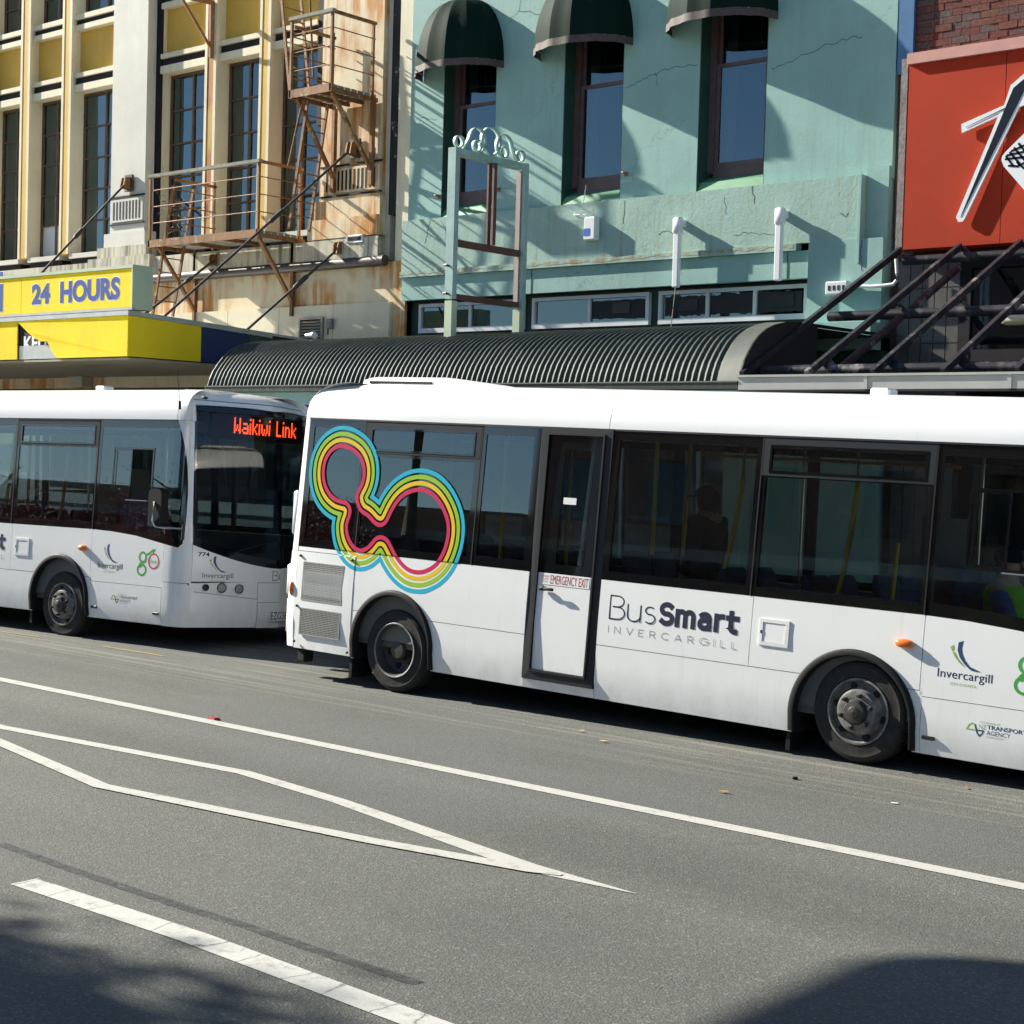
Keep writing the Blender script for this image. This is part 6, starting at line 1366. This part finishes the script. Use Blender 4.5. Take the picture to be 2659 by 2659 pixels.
# ------------------------------------------------------------------ the near side of the street (behind and left of the camera): trees and low shops
M['bark'] = plain('tree_bark', (.10, .075, .055), .95, var=.3, vscale=14, bmp=.6)
def leafmat(name, c):
    m, t, b = newmat(name); b.inputs['Roughness'].default_value = .6; oi = coords(t, obj=False); n = noise(t, oi, 2.5, 4)
    t.links.new(ramp(t, n, [(.3, tuple(x*.55 for x in c)), (.7, c)]).outputs[0], b.inputs['Base Color']); return m
M['redleaf'] = leafmat('autumn_red_leaves', (.34, .07, .03)); M['greenleaf'] = leafmat('dark_green_leaves', (.035, .07, .02)); M['rustleaf'] = leafmat('brown_red_leaves', (.28, .12, .05))
def tree(x, y, h, cr, cz, rz, n, mat, label, seed, size=.032, fill=.35):
    rnd = np.random.RandomState(seed); rt = empty('street_tree', (x, y, .15), label, 'tree', 'street trees on the near footpath')
    t = MB(); t.tube([(0, 0, -.2), (.05, .02, h*.25), (0, .05, h*.5), (.03, 0, h*.8)], [.2, .15, .11, .03], 10)
    for k in range(9):
        a = k*2.4; z = h*((.35 if h < 8 else .62)+(.05 if h < 8 else .03)*k); L = cr*(.9-.05*k); t.tube([(0, 0, z), (L*.5*math.cos(a), L*.5*math.sin(a), z+L*.35), (L*math.cos(a), L*math.sin(a), z+L*.55)], [.07, .045, .012], 6)
    t.obj('trunk', M['bark'], rt, 60)
    cl = rnd.normal(size=(40, 3)); cl /= np.linalg.norm(cl, axis=1)[:, None]; cl *= (rnd.uniform(.45, 1, 40)**.6)[:, None]; cl *= (cr*.85, cr*.85, rz*.85); cl[:, 2] += cz
    P = np.zeros((n, 3)); i = rnd.randint(0, 40, n); P = cl[i]+rnd.normal(size=(n, 3))*cr*.2*np.array([1, 1, .8])
    u = rnd.normal(size=(n, 3)); u /= np.linalg.norm(u, axis=1)[:, None]; w = np.cross(u, rnd.normal(size=(n, 3))); w /= np.linalg.norm(w, axis=1)[:, None]; s = rnd.uniform(.6, 1.3, n)[:, None]*size
    V = np.stack([P-u*s, P+w*s*.5, P+u*s, P-w*s*.5], 1).reshape(-1, 3)
    mk('crown', V.tolist(), [(4*k, 4*k+1, 4*k+2, 4*k+3) for k in range(n)], mat, rt)
    return rt
tree(-21.4, -.55, 9.6, 2.2, 7.6, 2.2, 16000, M['greenleaf'], 'tall green street tree far along the near footpath', 1, .12)
tree(-28.5, -4.2, 4.0, 2.6, 2.1, .7, 45000, M['redleaf'], 'red autumn street tree across the road from the left bus', 2)
tree(-36.5, -5, 4.0, 2.8, 2.2, .7, 40000, M['redleaf'], 'farther red autumn street tree on the near footpath', 3)
# low shops on the near side
M['shopwall'] = plain('pale_shop_wall', (.40, .37, .33), .8, var=.1, vscale=2, bmp=.1); M['shopbrick'] = plain('brown_shop_wall', (.20, .11, .08), .85, var=.2, vscale=6, bmp=.2)
for k, (x0, x1, h, mt, lb) in enumerate(((-8, 12, 6.5, 'shopbrick', 'brown shop row on the near side behind the camera'), (-25.5, -8.2, 8.4, 'shopbrick', 'brown two storey shop on the near side of the street'), (-41, -25.7, 3.9, 'shopbrick', 'low brown shop on the near side of the street'), (-70, -41.2, 3.7, 'shopwall', 'long low pale shop on the near side of the street'))):
    b = empty('near_shop', ((x0+x1)/2, -12, .15), lb, 'building'); w = lambda n, mb, m_: wpart(n, mb, M[m_], b)
    w('wall', MB().box(x0, x1, -20, -10, .15, h), mt); w('parapet', MB().box(x0-.05, x1+.05, -20.05, -9.9, h+.002, h+.25), mt); w('canopy', MB().box(x0, x1, -9.95, -6.6, 3.0, 3.25), 'greyfascia')
    n = int((x1-x0)/2.6)
    for i in range(n):
        a = x0+.3+i*(x1-x0-.3)/n; w('shop_window', MB().box(a, a+2.0, -9.985, -9.94, .6, 2.7), 'frit')
        if h > 6: w('upper_window', MB().box(a+.4, a+1.5, -9.985, -9.94, 4.1, 5.6), 'frit')
# unseen board on a mast, added to shadow the road at the lower right
ms = empty('shadow_caster_board', (-16.25, .75, .15), 'blank green direction board on a mast arm over the near lane', 'road sign')
M['galv'] = plain('galvanised_steel', (.4, .41, .42), .4, metal=.6, var=.1); M['castergreen'] = plain('green_caster_sheet', (.02, .14, .07), .5, var=.05)
w = lambda n, mb, m_: wpart(n, mb, M[m_], ms)
w('mast', MB().tube([(-16.25, .75, .15), (-16.25, .75, 9.2)], [.16, .09], 12), 'galv'); w('arm', MB().tube([(-16.25, .75, 8.8), (-16.25, 4.3, 8.9)], .06, 10), 'galv'); w('arm', MB().tube([(-16.25, .75, 7.6), (-16.25, 4.3, 7.6)], .05, 10), 'galv')
rr_ = .62; y0_, y1_, z0_, z1_ = 1.6, 5.15, 6.97, 9.3; pl_ = []
for cy_, cz_, a0 in ((y1_-rr_, z0_+rr_, -90), (y1_-rr_, z1_-rr_, 0), (y0_+rr_, z1_-rr_, 90), (y0_+rr_, z0_+rr_, 180)): pl_ += arc(cy_, cz_, rr_, rr_, a0, a0+90, 10)
w('board', MB().prism(pl_, lambda p: (-16.17, p[0], p[1]), lambda p: (-16.14, p[0], p[1])), 'castergreen')
